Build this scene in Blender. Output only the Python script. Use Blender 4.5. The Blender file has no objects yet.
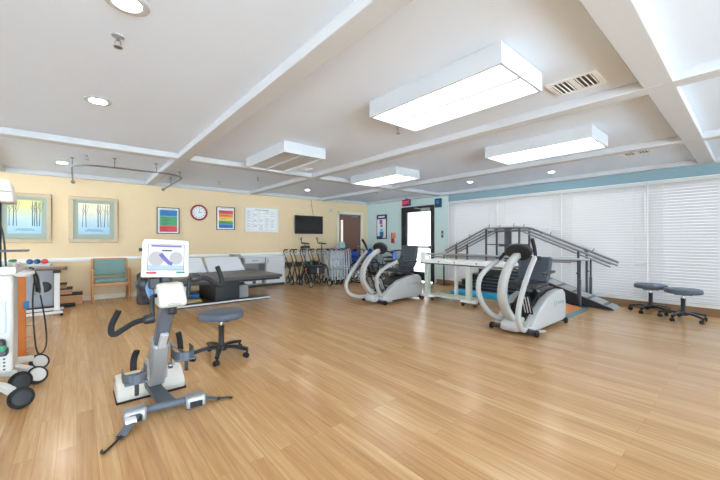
import bpy, bmesh, math, random
from mathutils import Vector, Matrix
random.seed(7)
C = bpy.context.scene.collection
PI = math.pi
V = Vector

# ------------------------------------------------------------------ materials
def lin(c):
    return tuple(((x/255)/12.92 if x/255 <= .04045 else ((x/255+.055)/1.055)**2.4) for x in c)

def mat(name, rgb, rough=.5, metal=0.0, spec=.5, vary=0.0, vscale=8.0, bump=0.0, bscale=60.0, coat=0.0):
    m = bpy.data.materials.new(name); m.use_nodes = True
    nt = m.node_tree; b = nt.nodes['Principled BSDF']
    col = lin(rgb)
    b.inputs['Base Color'].default_value = (*col, 1)
    b.inputs['Roughness'].default_value = rough
    b.inputs['Metallic'].default_value = metal
    b.inputs['Specular IOR Level'].default_value = spec
    b.inputs['Coat Weight'].default_value = coat
    tc = nt.nodes.new('ShaderNodeTexCoord')
    if vary:
        n = nt.nodes.new('ShaderNodeTexNoise'); n.inputs['Scale'].default_value = vscale; n.inputs['Detail'].default_value = 4
        nt.links.new(tc.outputs['Object'], n.inputs['Vector'])
        r = nt.nodes.new('ShaderNodeMix'); r.data_type = 'RGBA'
        r.inputs[6].default_value = (*[x*(1-vary) for x in col], 1)
        r.inputs[7].default_value = (*[min(1, x*(1+vary)) for x in col], 1)
        nt.links.new(n.outputs['Fac'], r.inputs[0]); nt.links.new(r.outputs[2], b.inputs['Base Color'])
    if bump:
        n2 = nt.nodes.new('ShaderNodeTexNoise'); n2.inputs['Scale'].default_value = bscale; n2.inputs['Detail'].default_value = 3
        nt.links.new(tc.outputs['Object'], n2.inputs['Vector'])
        bp = nt.nodes.new('ShaderNodeBump'); bp.inputs['Strength'].default_value = bump; bp.inputs['Distance'].default_value = .01
        nt.links.new(n2.outputs['Fac'], bp.inputs['Height']); nt.links.new(bp.outputs['Normal'], b.inputs['Normal'])
    return m

def emit(name, rgb, s, base=None):
    m = bpy.data.materials.new(name); m.use_nodes = True
    b = m.node_tree.nodes['Principled BSDF']
    b.inputs['Base Color'].default_value = (*lin(base or rgb), 1)
    b.inputs['Emission Color'].default_value = (*lin(rgb), 1)
    b.inputs['Emission Strength'].default_value = s
    return m

def floor_mat():
    m = bpy.data.materials.new('oak_plank_floor'); m.use_nodes = True
    nt = m.node_tree; N = nt.nodes.new; L = nt.links.new
    b = nt.nodes['Principled BSDF']
    tc = N('ShaderNodeTexCoord'); mp = N('ShaderNodeMapping'); mp.inputs['Rotation'].default_value = (0, 0, PI/2)
    L(tc.outputs['Object'], mp.inputs['Vector'])
    br = N('ShaderNodeTexBrick'); br.offset = .37; br.offset_frequency = 2
    br.inputs['Scale'].default_value = 1; br.inputs['Brick Width'].default_value = 1.3; br.inputs['Row Height'].default_value = .09
    br.inputs['Mortar Size'].default_value = .0012; br.inputs['Mortar Smooth'].default_value = .3; br.inputs['Bias'].default_value = 0
    br.inputs['Color1'].default_value = (0, 0, 0, 1); br.inputs['Color2'].default_value = (1, 1, 1, 1)
    br.inputs['Mortar'].default_value = (.0, .0, .0, 1)
    L(mp.outputs['Vector'], br.inputs['Vector'])
    # long grain streaks
    mp2 = N('ShaderNodeMapping'); mp2.inputs['Scale'].default_value = (30, 1.3, 1)
    L(tc.outputs['Object'], mp2.inputs['Vector'])
    n1 = N('ShaderNodeTexNoise'); n1.inputs['Scale'].default_value = 1.6; n1.inputs['Detail'].default_value = 7; n1.inputs['Roughness'].default_value = .62
    # offset the grain per plank so it breaks at the joints
    add = N('ShaderNodeVectorMath'); add.operation = 'MULTIPLY_ADD'; add.inputs[1].default_value = (7, 9, 3)
    L(br.outputs['Color'], add.inputs[0]); L(mp2.outputs['Vector'], add.inputs[2])
    L(add.outputs['Vector'], n1.inputs['Vector'])
    ramp = N('ShaderNodeValToRGB')
    e = ramp.color_ramp.elements
    e[0].position = .2; e[0].color = (*lin((168, 122, 80)), 1)
    e[1].position = .82; e[1].color = (*lin((220, 184, 137)), 1)
    k = ramp.color_ramp.elements.new(.5); k.color = (*lin((197, 153, 104)), 1)
    mx = N('ShaderNodeMath'); mx.operation = 'MULTIPLY_ADD'; mx.inputs[1].default_value = .22
    sep = N('ShaderNodeSeparateColor'); L(br.outputs['Color'], sep.inputs['Color'])
    sc = N('ShaderNodeMath'); sc.operation = 'MULTIPLY'; sc.inputs[1].default_value = .80
    L(n1.outputs['Fac'], sc.inputs[0])
    L(sep.outputs['Red'], mx.inputs[0]); L(sc.outputs[0], mx.inputs[2]); L(mx.outputs[0], ramp.inputs['Fac'])
    mo = N('ShaderNodeMix'); mo.data_type = 'RGBA'; mo.blend_type = 'MULTIPLY'
    mo.inputs[7].default_value = (.80, .72, .62, 1)
    L(br.outputs['Fac'], mo.inputs[0]); L(ramp.outputs['Color'], mo.inputs[6])
    L(mo.outputs[2], b.inputs['Base Color'])
    n3 = N('ShaderNodeTexNoise'); n3.inputs['Scale'].default_value = 1.1; n3.inputs['Detail'].default_value = 3
    L(tc.outputs['Object'], n3.inputs['Vector'])
    mr = N('ShaderNodeMapRange'); mr.inputs['To Min'].default_value = .14; mr.inputs['To Max'].default_value = .32
    L(n3.outputs['Fac'], mr.inputs['Value']); L(mr.outputs['Result'], b.inputs['Roughness'])
    b.inputs['Specular IOR Level'].default_value = .5
    bp = N('ShaderNodeBump'); bp.inputs['Strength'].default_value = .06; bp.inputs['Distance'].default_value = .004
    L(n1.outputs['Fac'], bp.inputs['Height']); L(bp.outputs['Normal'], b.inputs['Normal'])
    return m

def blind_mat():
    m = bpy.data.materials.new('white_blind_slat'); m.use_nodes = True
    nt = m.node_tree; N = nt.nodes.new
    b = nt.nodes['Principled BSDF']; b.inputs['Base Color'].default_value = (*lin((200, 195, 193)), 1)
    b.inputs['Roughness'].default_value = .45
    t = N('ShaderNodeBsdfTranslucent'); t.inputs['Color'].default_value = (*lin((236, 236, 240)), 1)
    x = N('ShaderNodeMixShader'); x.inputs[0].default_value = .012
    nt.links.new(b.outputs[0], x.inputs[1]); nt.links.new(t.outputs[0], x.inputs[2])
    nt.links.new(x.outputs[0], nt.nodes['Material Output'].inputs['Surface'])
    return m

def glass_mat(name='window_glass', tint=(.96, .98, .98)):
    m = bpy.data.materials.new(name); m.use_nodes = True
    nt = m.node_tree; N = nt.nodes.new
    t = N('ShaderNodeBsdfTransparent'); t.inputs['Color'].default_value = (*tint, 1)
    g = N('ShaderNodeBsdfGlossy'); g.inputs['Roughness'].default_value = .02
    f = N('ShaderNodeFresnel'); f.inputs['IOR'].default_value = 1.3
    x = N('ShaderNodeMixShader')
    nt.links.new(f.outputs[0], x.inputs[0]); nt.links.new(t.outputs[0], x.inputs[1]); nt.links.new(g.outputs[0], x.inputs[2])
    nt.links.new(x.outputs[0], nt.nodes['Material Output'].inputs['Surface'])
    return m

def art_mat(name, warm):
    # generic print: pale glow over blue water, all procedural
    m = bpy.data.materials.new(name); m.use_nodes = True
    nt = m.node_tree; N = nt.nodes.new; L = nt.links.new
    b = nt.nodes['Principled BSDF']; b.inputs['Roughness'].default_value = .35
    tc = N('ShaderNodeTexCoord'); sp = N('ShaderNodeSeparateXYZ'); L(tc.outputs['Generated'], sp.inputs[0])
    n = N('ShaderNodeTexNoise'); n.inputs['Scale'].default_value = 5; L(tc.outputs['Generated'], n.inputs['Vector'])
    a = N('ShaderNodeMath'); a.operation = 'MULTIPLY_ADD'; a.inputs[1].default_value = .35; L(n.outputs['Fac'], a.inputs[0]); L(sp.outputs['Z'], a.inputs[2])
    r = N('ShaderNodeValToRGB'); L(a.outputs[0], r.inputs['Fac'])
    e = r.color_ramp.elements
    e[0].position = .2; e[0].color = (*lin((150, 192, 216)), 1)
    e[1].position = 1.1 if False else 1.0; e[1].color = (*lin(warm), 1)
    k = e.new(.55); k.color = (*lin((178, 208, 220)), 1)
    L(r.outputs['Color'], b.inputs['Base Color'])
    return m

M = {}
def defm(k, *a, **kw): M[k] = mat(k, *a, **kw)
defm('yellow_paint', (234, 208, 168), .8, vary=.02, bump=.05, bscale=120)
defm('teal_paint', (208, 226, 222), .8, vary=.02, bump=.05, bscale=120)
defm('ceiling_paint', (226, 236, 250), .9, vary=.012, vscale=3, bump=.15, bscale=90)
defm('blue_grey_paint', (142, 168, 178), .8, vary=.02)
defm('beam_paint', (206, 207, 209), .9, bump=.1, bscale=90)
defm('track_steel', (124, 126, 130), .4, .5)
defm('white_paint', (240, 240, 238), .6)
defm('cream_trim', (240, 230, 208), .55)
defm('base_tan', (214, 172, 122), .6)
defm('brown_base', (150, 112, 78), .5)
defm('brown_door', (128, 92, 78), .5, vary=.06, vscale=4)
defm('dark_frame', (48, 44, 44), .45)
defm('fixture_white', (198, 199, 201), .5)
defm('vent_dark', (96, 96, 98), .7)
defm('vent_white', (244, 244, 244), .5)
defm('chrome', (200, 200, 204), .22, 1.0)
defm('steel_grey', (150, 152, 156), .35, .85)
defm('alu_silver', (196, 198, 202), .35, .6)
defm('dark_steel', (74, 76, 80), .42, .5)
defm('black_plastic', (34, 34, 36), .45)
defm('black_rubber', (26, 26, 27), .8)
defm('black_vinyl', (46, 47, 52), .42, bump=.08, bscale=200)
defm('slate_vinyl', (62, 68, 78), .5, bump=.06, bscale=160)
defm('grey_vinyl', (84, 92, 104), .5, bump=.06, bscale=160)
defm('mat_vinyl', (88, 88, 90), .4, bump=.05, bscale=120)
defm('white_plastic', (216, 214, 209), .4)
defm('warm_white_plastic', (212, 208, 199), .42)
defm('shell_grey', (190, 189, 188), .38)
defm('tube_white', (178, 176, 172), .38)
defm('blue_grey', (92, 98, 108), .42)
defm('motor_silver', (168, 168, 168), .35, .35)
defm('frame_black', (34, 26, 22), .4)
defm('art_frame', (190, 168, 134), .4, .1, vary=.08, vscale=20)
defm('art_mount', (164, 176, 164), .8)
defm('trunk_ink', (58, 84, 108), .7)
defm('paper_white', (240, 240, 240), .6)
defm('ink_grey', (150, 150, 160), .7)
defm('ink_dark', (70, 70, 86), .7)
defm('blue', (40, 122, 190), .5); defm('green', (76, 164, 108), .5); defm('red', (220, 72, 70), .5)
defm('orange', (238, 140, 66), .5); defm('yellow', (240, 208, 90), .5); defm('dark_green', (80, 150, 80), .5)
defm('clock_red', (150, 34, 36), .3)
defm('tv_black', (14, 14, 16), .25)
defm('wood_maple', (206, 146, 92), .45, vary=.10, vscale=14)
defm('wood_orange', (214, 128, 58), .45, vary=.10, vscale=10)
defm('teal_fabric', (126, 158, 152), .75, bump=.15, bscale=260)
defm('cabinet_white', (222, 222, 224), .5)
defm('cabinet_grey', (170, 168, 164), .55)
defm('cabinet_dark', (70, 66, 62), .7)
defm('wedge_white', (234, 234, 238), .6)
defm('wheelchair_blue', (40, 84, 190), .55, bump=.1, bscale=150)
defm('walker_blue', (120, 150, 190), .35, .5)
defm('teal_frame', (26, 112, 124), .4, .3)
defm('navy_plate', (26, 66, 92), .5)
defm('blue_foam', (40, 170, 220), .65)
defm('ramp_grip', (168, 166, 164), .85, bump=.4, bscale=300)
defm('ramp_stripe', (100, 100, 100), .8)
defm('stair_black', (30, 31, 34), .6)
defm('teal_edge', (86, 132, 138), .6)
defm('dull_blue_panel', (206, 218, 230), .35)
defm('ball_blue', (36, 92, 140), .5); defm('ball_red', (226, 76, 64), .5)
defm('machine_grey', (160, 166, 176), .45)
defm('mint_cloth', (168, 216, 210), .85)
defm('lilac_cloth', (178, 170, 196), .85)
defm('pale_green_metal', (206, 216, 204), .4)
defm('caster_brown', (82, 62, 46), .6)
defm('pad_pink', (226, 190, 196), .7)
defm('leaf_green', (44, 150, 110), .5)
defm('poster_violet', (176, 112, 180), .6); defm('poster_cyan', (120, 200, 210), .6); defm('poster_navy', (60, 62, 110), .6)
defm('skin_orange', (236, 150, 120), .6); defm('alarm_red', (176, 60, 66), .5)
M['floor'] = floor_mat(); M['slat'] = blind_mat(); M['glass'] = glass_mat(); M['door_glass'] = glass_mat('tinted_door_glass', (.42, .40, .38))
M['art_a'] = art_mat('tree_print_a', (226, 222, 140)); M['art_b'] = art_mat('tree_print_b', (246, 232, 196))
LENS = 2.8
M['lens'] = emit('fluorescent_lens', (246, 250, 255), LENS)
M['can'] = emit('recessed_lamp', (255, 248, 238), 130.0)
M['exit_red'] = emit('exit_letters', (230, 40, 70), 1.2)
BK = (24, 24, 26)
for _k, _c in (('screen', (240, 242, 248)), ('screen_grey', (200, 200, 204)), ('screen_blue', (120, 118, 200)), ('screen_sky', (186, 216, 240)), ('screen_red', (206, 40, 60)), ('screen_green', (40, 150, 126))):
    M[_k] = emit('monitor_'+_k, _c, .68, BK)

# ------------------------------------------------------------------ mesh builder
def frame_of(d, up=V((0, 0, 1))):
    d = d.normalized()
    if abs(d.dot(up)) > .97: up = V((0, 1, 0)) if abs(d.y) < .9 else V((1, 0, 0))
    s = d.cross(up).normalized(); u = s.cross(d).normalized()
    return s, u

def smooth_path(pts, n=6):
    pts = [V(p) for p in pts]
    if len(pts) < 3: return pts
    out = []
    P = [2*pts[0]-pts[1]] + pts + [2*pts[-1]-pts[-2]]
    for i in range(1, len(P)-2):
        a, b, c, d = P[i-1:i+3]
        for k in range(n):
            t = k/n
            out.append(.5*((2*b) + (c-a)*t + (2*a-5*b+4*c-d)*t*t + (3*b-a-3*c+d)*t**3))
    out.append(pts[-1]); return out

class MB:
    def __init__(s, T=None): s.bm = bmesh.new(); s.T = T or Matrix()
    def _add(s, vs, fs):
        v = [s.bm.verts.new(s.T @ V(p)) for p in vs]
        for f in fs:
            try: s.bm.faces.new([v[i] for i in f])
            except ValueError: pass
        return s
    def box(s, x0, x1, y0, y1, z0, z1, R=None):
        vs = [V((x, y, z)) for x in (x0, x1) for y in (y0, y1) for z in (z0, z1)]
        if R is not None:
            c = V(((x0+x1)/2, (y0+y1)/2, (z0+z1)/2)); vs = [c + R @ (p-c) for p in vs]
        return s._add(vs, [(0, 1, 3, 2), (4, 6, 7, 5), (0, 4, 5, 1), (2, 3, 7, 6), (0, 2, 6, 4), (1, 5, 7, 3)])
    def hexa(s, lo, hi):   # two quads of 4 points each
        return s._add(list(lo)+list(hi), [(3, 2, 1, 0), (4, 5, 6, 7), (0, 1, 5, 4), (1, 2, 6, 5), (2, 3, 7, 6), (3, 0, 4, 7)])
    def prism(s, poly, a0, a1, axis='y'):   # poly of 2D points extruded along axis
        def p3(p, a):
            return {'y': (p[0], a, p[1]), 'x': (a, p[0], p[1]), 'z': (p[0], p[1], a)}[axis]
        n = len(poly); vs = [p3(p, a0) for p in poly]+[p3(p, a1) for p in poly]
        fs = [tuple(range(n-1, -1, -1)), tuple(range(n, 2*n))]+[(i, (i+1) % n, n+(i+1) % n, n+i) for i in range(n)]
        return s._add(vs, fs)
    def tube(s, pts, r, n=10, sm=0, closed=False):
        pts = smooth_path(pts, sm) if sm else [V(p) for p in pts]
        k = len(pts)
        rr = r if isinstance(r, (list, tuple)) else [r]*k
        if len(rr) != k: rr = [rr[0] + (rr[-1]-rr[0])*i/(k-1) for i in range(k)]
        vs = []; fs = []; pu = None
        for i, p in enumerate(pts):
            if closed: d = pts[(i+1) % k]-pts[i-1]
            else: d = pts[min(i+1, k-1)]-pts[max(i-1, 0)]
            if d.length < 1e-9: d = V((0, 0, 1))
            d.normalize()
            if pu is None: sd, u = frame_of(d)
            else:
                u = pu - d*pu.dot(d)
                if u.length < 1e-6: sd, u = frame_of(d)
                else: u.normalize(); sd = d.cross(u)
            pu = u
            for j in range(n):
                a = 2*PI*j/n; vs.append(p + (sd*math.cos(a)+u*math.sin(a))*rr[i])
        for i in range(k if closed else k-1):
            for j in range(n):
                a = i*n+j; b = i*n+(j+1) % n; i2 = (i+1) % k
                fs.append((a, b, i2*n+(j+1) % n, i2*n+j))
        if not closed: fs += [tuple(range(n-1, -1, -1)), tuple(range((k-1)*n, k*n))]
        return s._add(vs, fs)
    def strap(s, pts, w, t, side=V((0, 1, 0)), sm=0, taper=None):   # rectangular section swept along pts; side = width direction
        pts = smooth_path(pts, sm) if sm else [V(p) for p in pts]
        k = len(pts); vs = []; fs = []; side = V(side).normalized()
        for i, p in enumerate(pts):
            d = (pts[min(i+1, k-1)]-pts[max(i-1, 0)]).normalized()
            sd = (side - d*side.dot(d)).normalized(); u = sd.cross(d)
            q = 1 if taper is None else taper[0]+(taper[1]-taper[0])*i/(k-1)
            c = .72
            for a, b in ((c, 1), (1, c), (1, -c), (c, -1), (-c, -1), (-1, -c), (-1, c), (-c, 1)):
                vs.append(p+sd*(a*w/2*q)+u*(b*t/2))
        for i in range(k-1):
            for j in range(8):
                fs.append((i*8+j, i*8+(j+1) % 8, (i+1)*8+(j+1) % 8, (i+1)*8+j))
        fs += [tuple(range(7, -1, -1)), tuple(range((k-1)*8, k*8))]
        return s._add(vs, fs)
    def lathe(s, prof, c=(0, 0, 0), axis=(0, 0, 1), n=20, sx=1.0, ring=False):   # prof: (r, h)
        c = V(c); ax = V(axis).normalized(); sd, u = frame_of(ax)
        vs = []; fs = []; k = len(prof)
        for r, h in prof:
            for j in range(n):
                a = 2*PI*j/n; vs.append(c+ax*h+(sd*math.cos(a)*sx+u*math.sin(a))*max(r, 1e-4))
        for i in range(k-1):
            for j in range(n):
                fs.append((i*n+j, i*n+(j+1) % n, (i+1)*n+(j+1) % n, (i+1)*n+j))
        if ring:
            for j in range(n): fs.append(((k-1)*n+j, (k-1)*n+(j+1) % n, (j+1) % n, j))
        else: fs += [tuple(range(n-1, -1, -1)), tuple(range((k-1)*n, k*n))]
        return s._add(vs, fs)
    def torus(s, c, axis, R, r, n=28, m=8):
        c = V(c); ax = V(axis).normalized(); sd, u = frame_of(ax)
        return s.tube([c+(sd*math.cos(2*PI*i/n)+u*math.sin(2*PI*i/n))*R for i in range(n)], r, m, closed=True)
    def ball(s, c, r, sc=(1, 1, 1), n=14):
        c = V(c)
        vs = []; fs = []
        for i in range(n//2+1):
            t = PI*i/(n//2)
            for j in range(n):
                a = 2*PI*j/n
                vs.append(c+V((math.sin(t)*math.cos(a)*r*sc[0], math.sin(t)*math.sin(a)*r*sc[1], -math.cos(t)*r*sc[2])))
        for i in range(n//2):
            for j in range(n): fs.append((i*n+j, i*n+(j+1) % n, (i+1)*n+(j+1) % n, (i+1)*n+j))
        return s._add(vs, fs)
    def build(s, name, m, parent=None, bev=0.0, smooth=True, ang=40):
        bmesh.ops.remove_doubles(s.bm, verts=s.bm.verts, dist=1e-5)
        bmesh.ops.dissolve_degenerate(s.bm, edges=s.bm.edges, dist=1e-6)
        bmesh.ops.recalc_face_normals(s.bm, faces=s.bm.faces)
        me = bpy.data.meshes.new(name); s.bm.to_mesh(me); s.bm.free()
        me.materials.append(M[m] if isinstance(m, str) else m)
        if smooth:
            me.polygons.foreach_set('use_smooth', [True]*len(me.polygons)); me.set_sharp_from_angle(angle=math.radians(ang))
        o = bpy.data.objects.new(name, me); C.objects.link(o)
        if parent: o.parent = parent
        if bev:
            b = o.modifiers.new('bevel', 'BEVEL'); b.width = bev; b.segments = 2; b.limit_method = 'ANGLE'; b.angle_limit = math.radians(40)
        return o

def tag(o, label, cat, group=None, kind=None):
    o['label'] = label; o['category'] = cat
    if group: o['group'] = group
    if kind: o['kind'] = kind
    return o
def thing(name, label, cat, loc=(0, 0, 0), rz=0, group=None):
    o = bpy.data.objects.new(name, None); o.empty_display_size = .1; C.objects.link(o)
    o.location = loc; o.rotation_euler = (0, 0, rz); return tag(o, label, cat, group)
def struct(name, mb, m, **k):
    o = mb.build(name, m, **k); o['kind'] = 'structure'; return o
def kids(o): return [c for c in bpy.data.objects if c.parent == o]
def dup(root, loc, rz, label, group=None):
    r = root.copy(); C.objects.link(r); r.location = loc; r.rotation_euler = (0, 0, rz); r['label'] = label
    if group: r['group'] = group
    for ch in kids(root):
        c = ch.copy(); C.objects.link(c); c.parent = r
        for g in kids(ch):
            d = g.copy(); C.objects.link(d); d.parent = c
    return r
def text_mesh(name, body, size, m, parent, loc, rot, extrude=.001):
    cu = bpy.data.curves.new(name, 'FONT'); cu.body = body; cu.size = size; cu.align_x = 'CENTER'; cu.align_y = 'CENTER'; cu.extrude = extrude
    tmp = bpy.data.objects.new(name+'_tmp', cu); C.objects.link(tmp)
    dg = bpy.context.evaluated_depsgraph_get(); dg.update()
    me = bpy.data.meshes.new_from_object(tmp.evaluated_get(dg))
    bpy.data.objects.remove(tmp); bpy.data.curves.remove(cu)
    me.materials.clear(); me.materials.append(M[m])
    o = bpy.data.objects.new(name, me); C.objects.link(o)
    o.location = loc; o.rotation_euler = rot
    if parent: o.parent = parent
    return o

# ------------------------------------------------------------------ room shell
XL, XR, YB, YF, ZC, ZB = -5.2, 7.72, 8.73, -4.8, 2.52, 2.44
struct('floor', MB().box(XL-.2, XR+.2, YF-.2, YB+.2, -.1, 0), 'floor', smooth=False)
struct('ceiling', MB().box(XL-.2, XR+.2, YF-.2, YB+.2, ZC, ZC+.1), 'ceiling_paint', smooth=False)
# yellow end wall with the door opening
DX0, DX1, DH = 6.48, 7.46, 2.09
w = MB().box(XL-.2, DX0, YB, YB+.15, 0, ZC).box(DX1, XR+.2, YB, YB+.15, 0, ZC).box(DX0, DX1, YB, YB+.15, DH, ZC)
struct('wall_back', w, 'yellow_paint', smooth=False)
# window wall: door opening 5.86-7.10, window openings
EDY0, EDY1, EDH = 5.85, 7.10, 2.22
WB = [5.33, 3.96, 2.58, 1.21, -.16]
WZ0, WZ1 = .19, 2.20
w = MB().box(XR, XR+.15, EDY1, YB+.15, 0, ZC).box(XR, XR+.15, EDY0, EDY1, EDH, ZC).box(XR, XR+.15, WB[0]-.03, EDY0, 0, ZC)
w.box(XR, XR+.15, WB[-1]+.03, WB[0]-.03, 0, WZ0).box(XR, XR+.15, WB[-1]+.03, WB[0]-.03, WZ1, ZC)
for y in WB[1:-1]: w.box(XR, XR+.15, y-.03, y+.03, WZ0, WZ1)
w.box(XR, XR+.15, YF-.2, WB[-1]+.03, 0, ZC)
struct('wall_right', w, 'teal_paint', smooth=False)
# left wall and wall behind the camera, with unseen windows added for daylight
LW_ADDED = [(-3.9, -2.2), (5.9, 8.0)]
w = MB().box(XL-.15, XL, YF-.2, YB+.2, 0, .1).box(XL-.15, XL, YF-.2, YB+.2, 2.3, ZC)
ys = [YF-.2]+[a for r in LW_ADDED for a in r]+[YB+.2]
for i in range(0, len(ys), 2): w.box(XL-.15, XL, ys[i], ys[i+1], .1, 2.3)
struct('wall_left', w, 'white_paint', smooth=False)
RW_ADDED = [(-4.8, -2.6), (-2.5, .1), (.2, 2.5), (2.6, 4.9)]
w = MB().box(XL-.2, XR+.2, YF-.15, YF, 0, .1).box(XL-.2, XR+.2, YF-.15, YF, 2.3, ZC)
xs = [XL-.2]+[a for r in RW_ADDED for a in r]+[XR+.2]
for i in range(0, len(xs), 2): w.box(xs[i], xs[i+1], YF-.15, YF, .1, 2.3)
struct('wall_front', w, 'white_paint', smooth=False)

nwin = 1
def window(axis, a0, a1, z0, z1, c):
    global nwin
    f = MB(); t = .045
    def bx(p0, p1, q0, q1, d0, d1):
        if axis == 'x': f.box(c+d0, c+d1, p0, p1, q0, q1)
        else: f.box(p0, p1, c+d0, c+d1, q0, q1)
    bx(a0, a0+t, z0, z1, -.03, .03); bx(a1-t, a1, z0, z1, -.03, .03); bx(a0, a1, z0, z0+t, -.03, .03); bx(a0, a1, z1-t, z1, -.03, .03)
    o = struct(f'window_{nwin}', f, 'white_paint', smooth=False)
    g = MB()
    if axis == 'x': g.box(c-.003, c+.003, a0+t, a1-t, z0+t, z1-t)
    else: g.box(a0+t, a1-t, c-.003, c+.003, z0+t, z1-t)
    g.build('pane', 'glass', o, smooth=False); nwin += 1
for i in range(4): window('x', WB[i+1]+.03, WB[i]-.03, WZ0, WZ1, XR+.08)
for a, b in LW_ADDED: window('x', a, b, .1, 2.3, XL-.08)  # unseen, added to let daylight in from the left
for a, b in RW_ADDED: window('y', a, b, .1, 2.3, YF-.08)  # unseen rear windows, added to bring in most of the daylight

# beams of the coffered ceiling
tn = 1
def trim(mb, m, **k):
    global tn
    o = struct(f'trim_{tn}', mb, m, **k); tn += 1; return o
for x0, x1 in ((-3.4, -3.24), (-1.14, -.98), (1.15, 1.31), (3.50, 3.66), (5.74, 5.90)):
    trim(MB().box(x0, x1, YF, YB, ZB, ZC), 'beam_paint', bev=.006)
for y0, y1 in ((.40, .58), (5.58, 5.76)):
    trim(MB().box(XL, XR, y0, y1, ZB+.002, ZC), 'beam_paint', bev=.006)
trim(MB().box(7.60, XR, YF, YB, ZB+.001, ZC), 'beam_paint', bev=.006)
trim(MB().box(XL, XR, 8.64, YB, ZB+.0015, ZC), 'beam_paint', bev=.006)
# window wall: white trim between glass and wall (sides, head), baseboards, rail
trim(MB().box(XR-.012, XR, WB[0]-.03, WB[0]+.05, WZ0-.05, WZ1+.05), 'white_paint', smooth=False)
trim(MB().box(XR-.02, XR+.05, WB[-1], WB[0], WZ0-.06, WZ0), 'white_paint', bev=.004)
trim(MB().box(XR-.006, XR, YF, WB[0]+.05, WZ1+.06, ZB), 'blue_grey_paint', smooth=False)
for y in WB[1:-1]: trim(MB().box(XR-.004, XR+.05, y-.031, y+.031, WZ0, WZ1), 'white_paint', smooth=False)
trim(MB().box(XR-.004, XR+.02, WB[-1], WB[0], WZ1, WZ1+.06), 'white_paint', smooth=False)
struct('baseboard_right', MB().box(XR-.015, XR, YF, EDY0-.08, 0, .128).box(XR-.015, XR, EDY1+.08, YB, 0, .128), 'brown_base', bev=.003)
struct('baseboard_back', MB().box(XL, DX0-.08, YB-.015, YB, 0, .09).box(DX1+.08, XR, YB-.015, YB, 0, .09), 'cream_trim', bev=.003)
struct('baseboard_left', MB().box(XL, XL+.015, YF, YB, 0, .09), 'cream_trim', bev=.003)
r = MB().prism([(YB, .79), (YB-.018, .795), (YB-.028, .82), (YB-.028, .835), (YB-.015, .85), (YB-.015, .865), (YB, .87)], XL, DX0-.09, 'x')
trim(r, 'white_paint', smooth=False)
# thin joint line on the pale teal wall under the poster
trim(MB().box(XR-.006, XR, EDY1+.08, YB, .86, .885), 'teal_paint', smooth=False)

# brown door in the yellow wall
d = struct('door_1', MB().box(DX0+.02, 6.60, YB+.03, YB+.075, .01, DH-.02).box(6.60, 6.70, YB+.03, YB+.075, .01, 1.05).box(6.60, 6.70, YB+.03, YB+.075, 1.88, DH-.02).box(6.70, DX1-.02, YB+.03, YB+.075, .01, DH-.02), 'brown_door', smooth=False)
MB().box(6.60, 6.70, YB+.045, YB+.06, 1.05, 1.88).build('pane', emit('self_lit_vision_panel', (226, 222, 208), .55), d, smooth=False)  # pane given its own glow in place of light from beyond the door
MB().box(DX0-.07, DX0+.02, YB-.02, YB+.09, 0, DH+.06).box(DX1-.02, DX1+.07, YB-.02, YB+.09, 0, DH+.06).box(DX0-.07, DX1+.07, YB-.02, YB+.09, DH-.02, DH+.06).build('frame', 'cream_trim', d, bev=.004)
MB().box(7.0, 7.3, YB-.02, YB+.03, 1.98, 2.04).tube([(7.05, YB-.01, 2.01), (6.9, YB-.05, 2.03), (6.75, YB+.02, 2.05)], .01).build('closer', 'steel_grey', d, bev=.003)
MB().lathe([(.03, 0), (.03, .01)], (7.36, YB+.03, 1.0), (0, -1, 0)).tube([(7.36, YB+.03, 1.0), (7.36, YB-.03, 1.0), (7.25, YB-.03, 1.0)], .01).build('handle', 'steel_grey', d)

# glass exit door in the teal wall
d = MB()
X0, X1 = XR+.02, XR+.07
d.box(X0, X1, EDY0+.06, EDY0+.15, .02, 2.14).box(X0, X1, EDY1-.19, EDY1-.06, .02, 2.14)
d.box(X0, X1, EDY0+.15, EDY1-.19, 2.06, 2.14).box(X0, X1, EDY0+.15, EDY1-.19, .02, .28)
d = struct('door_2', d, 'dark_frame', bev=.004)
MB().box(XR+.042, XR+.048, EDY0+.15, EDY1-.19, .28, 2.06).build('pane', 'door_glass', d, smooth=False)
MB().box(XR-.02, XR+.13, EDY0, EDY0+.06, 0, EDH).box(XR-.02, XR+.13, EDY1-.06, EDY1, 0, EDH).box(XR-.02, XR+.13, EDY0+.06, EDY1-.06, 2.14, EDH).build('frame', 'dark_frame', d, bev=.004)
MB().box(XR-.05, XR-.02, EDY0+.08, EDY1-.08, .99, 1.04).box(XR-.05, XR+.03, EDY0+.08, EDY0+.16, .97, 1.06).box(XR-.05, XR+.03, EDY1-.2, EDY1-.1, .97, 1.06).build('push_bar', 'steel_grey', d, bev=.004)
MB().box(XR-.05, XR+.02, EDY0+.16, EDY0+.46, 2.08, 2.15).tube([(XR-.02, EDY0+.4, 2.11), (XR-.06, EDY0+.6, 2.16), (XR, EDY0+.75, 2.18)], .01).build('closer', 'alu_silver', d, bev=.004)
MB().box(XR-.03, XR+.02, EDY1-.16, EDY1-.1, .80, .96).build('handle', 'steel_grey', d, bev=.004)

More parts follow.
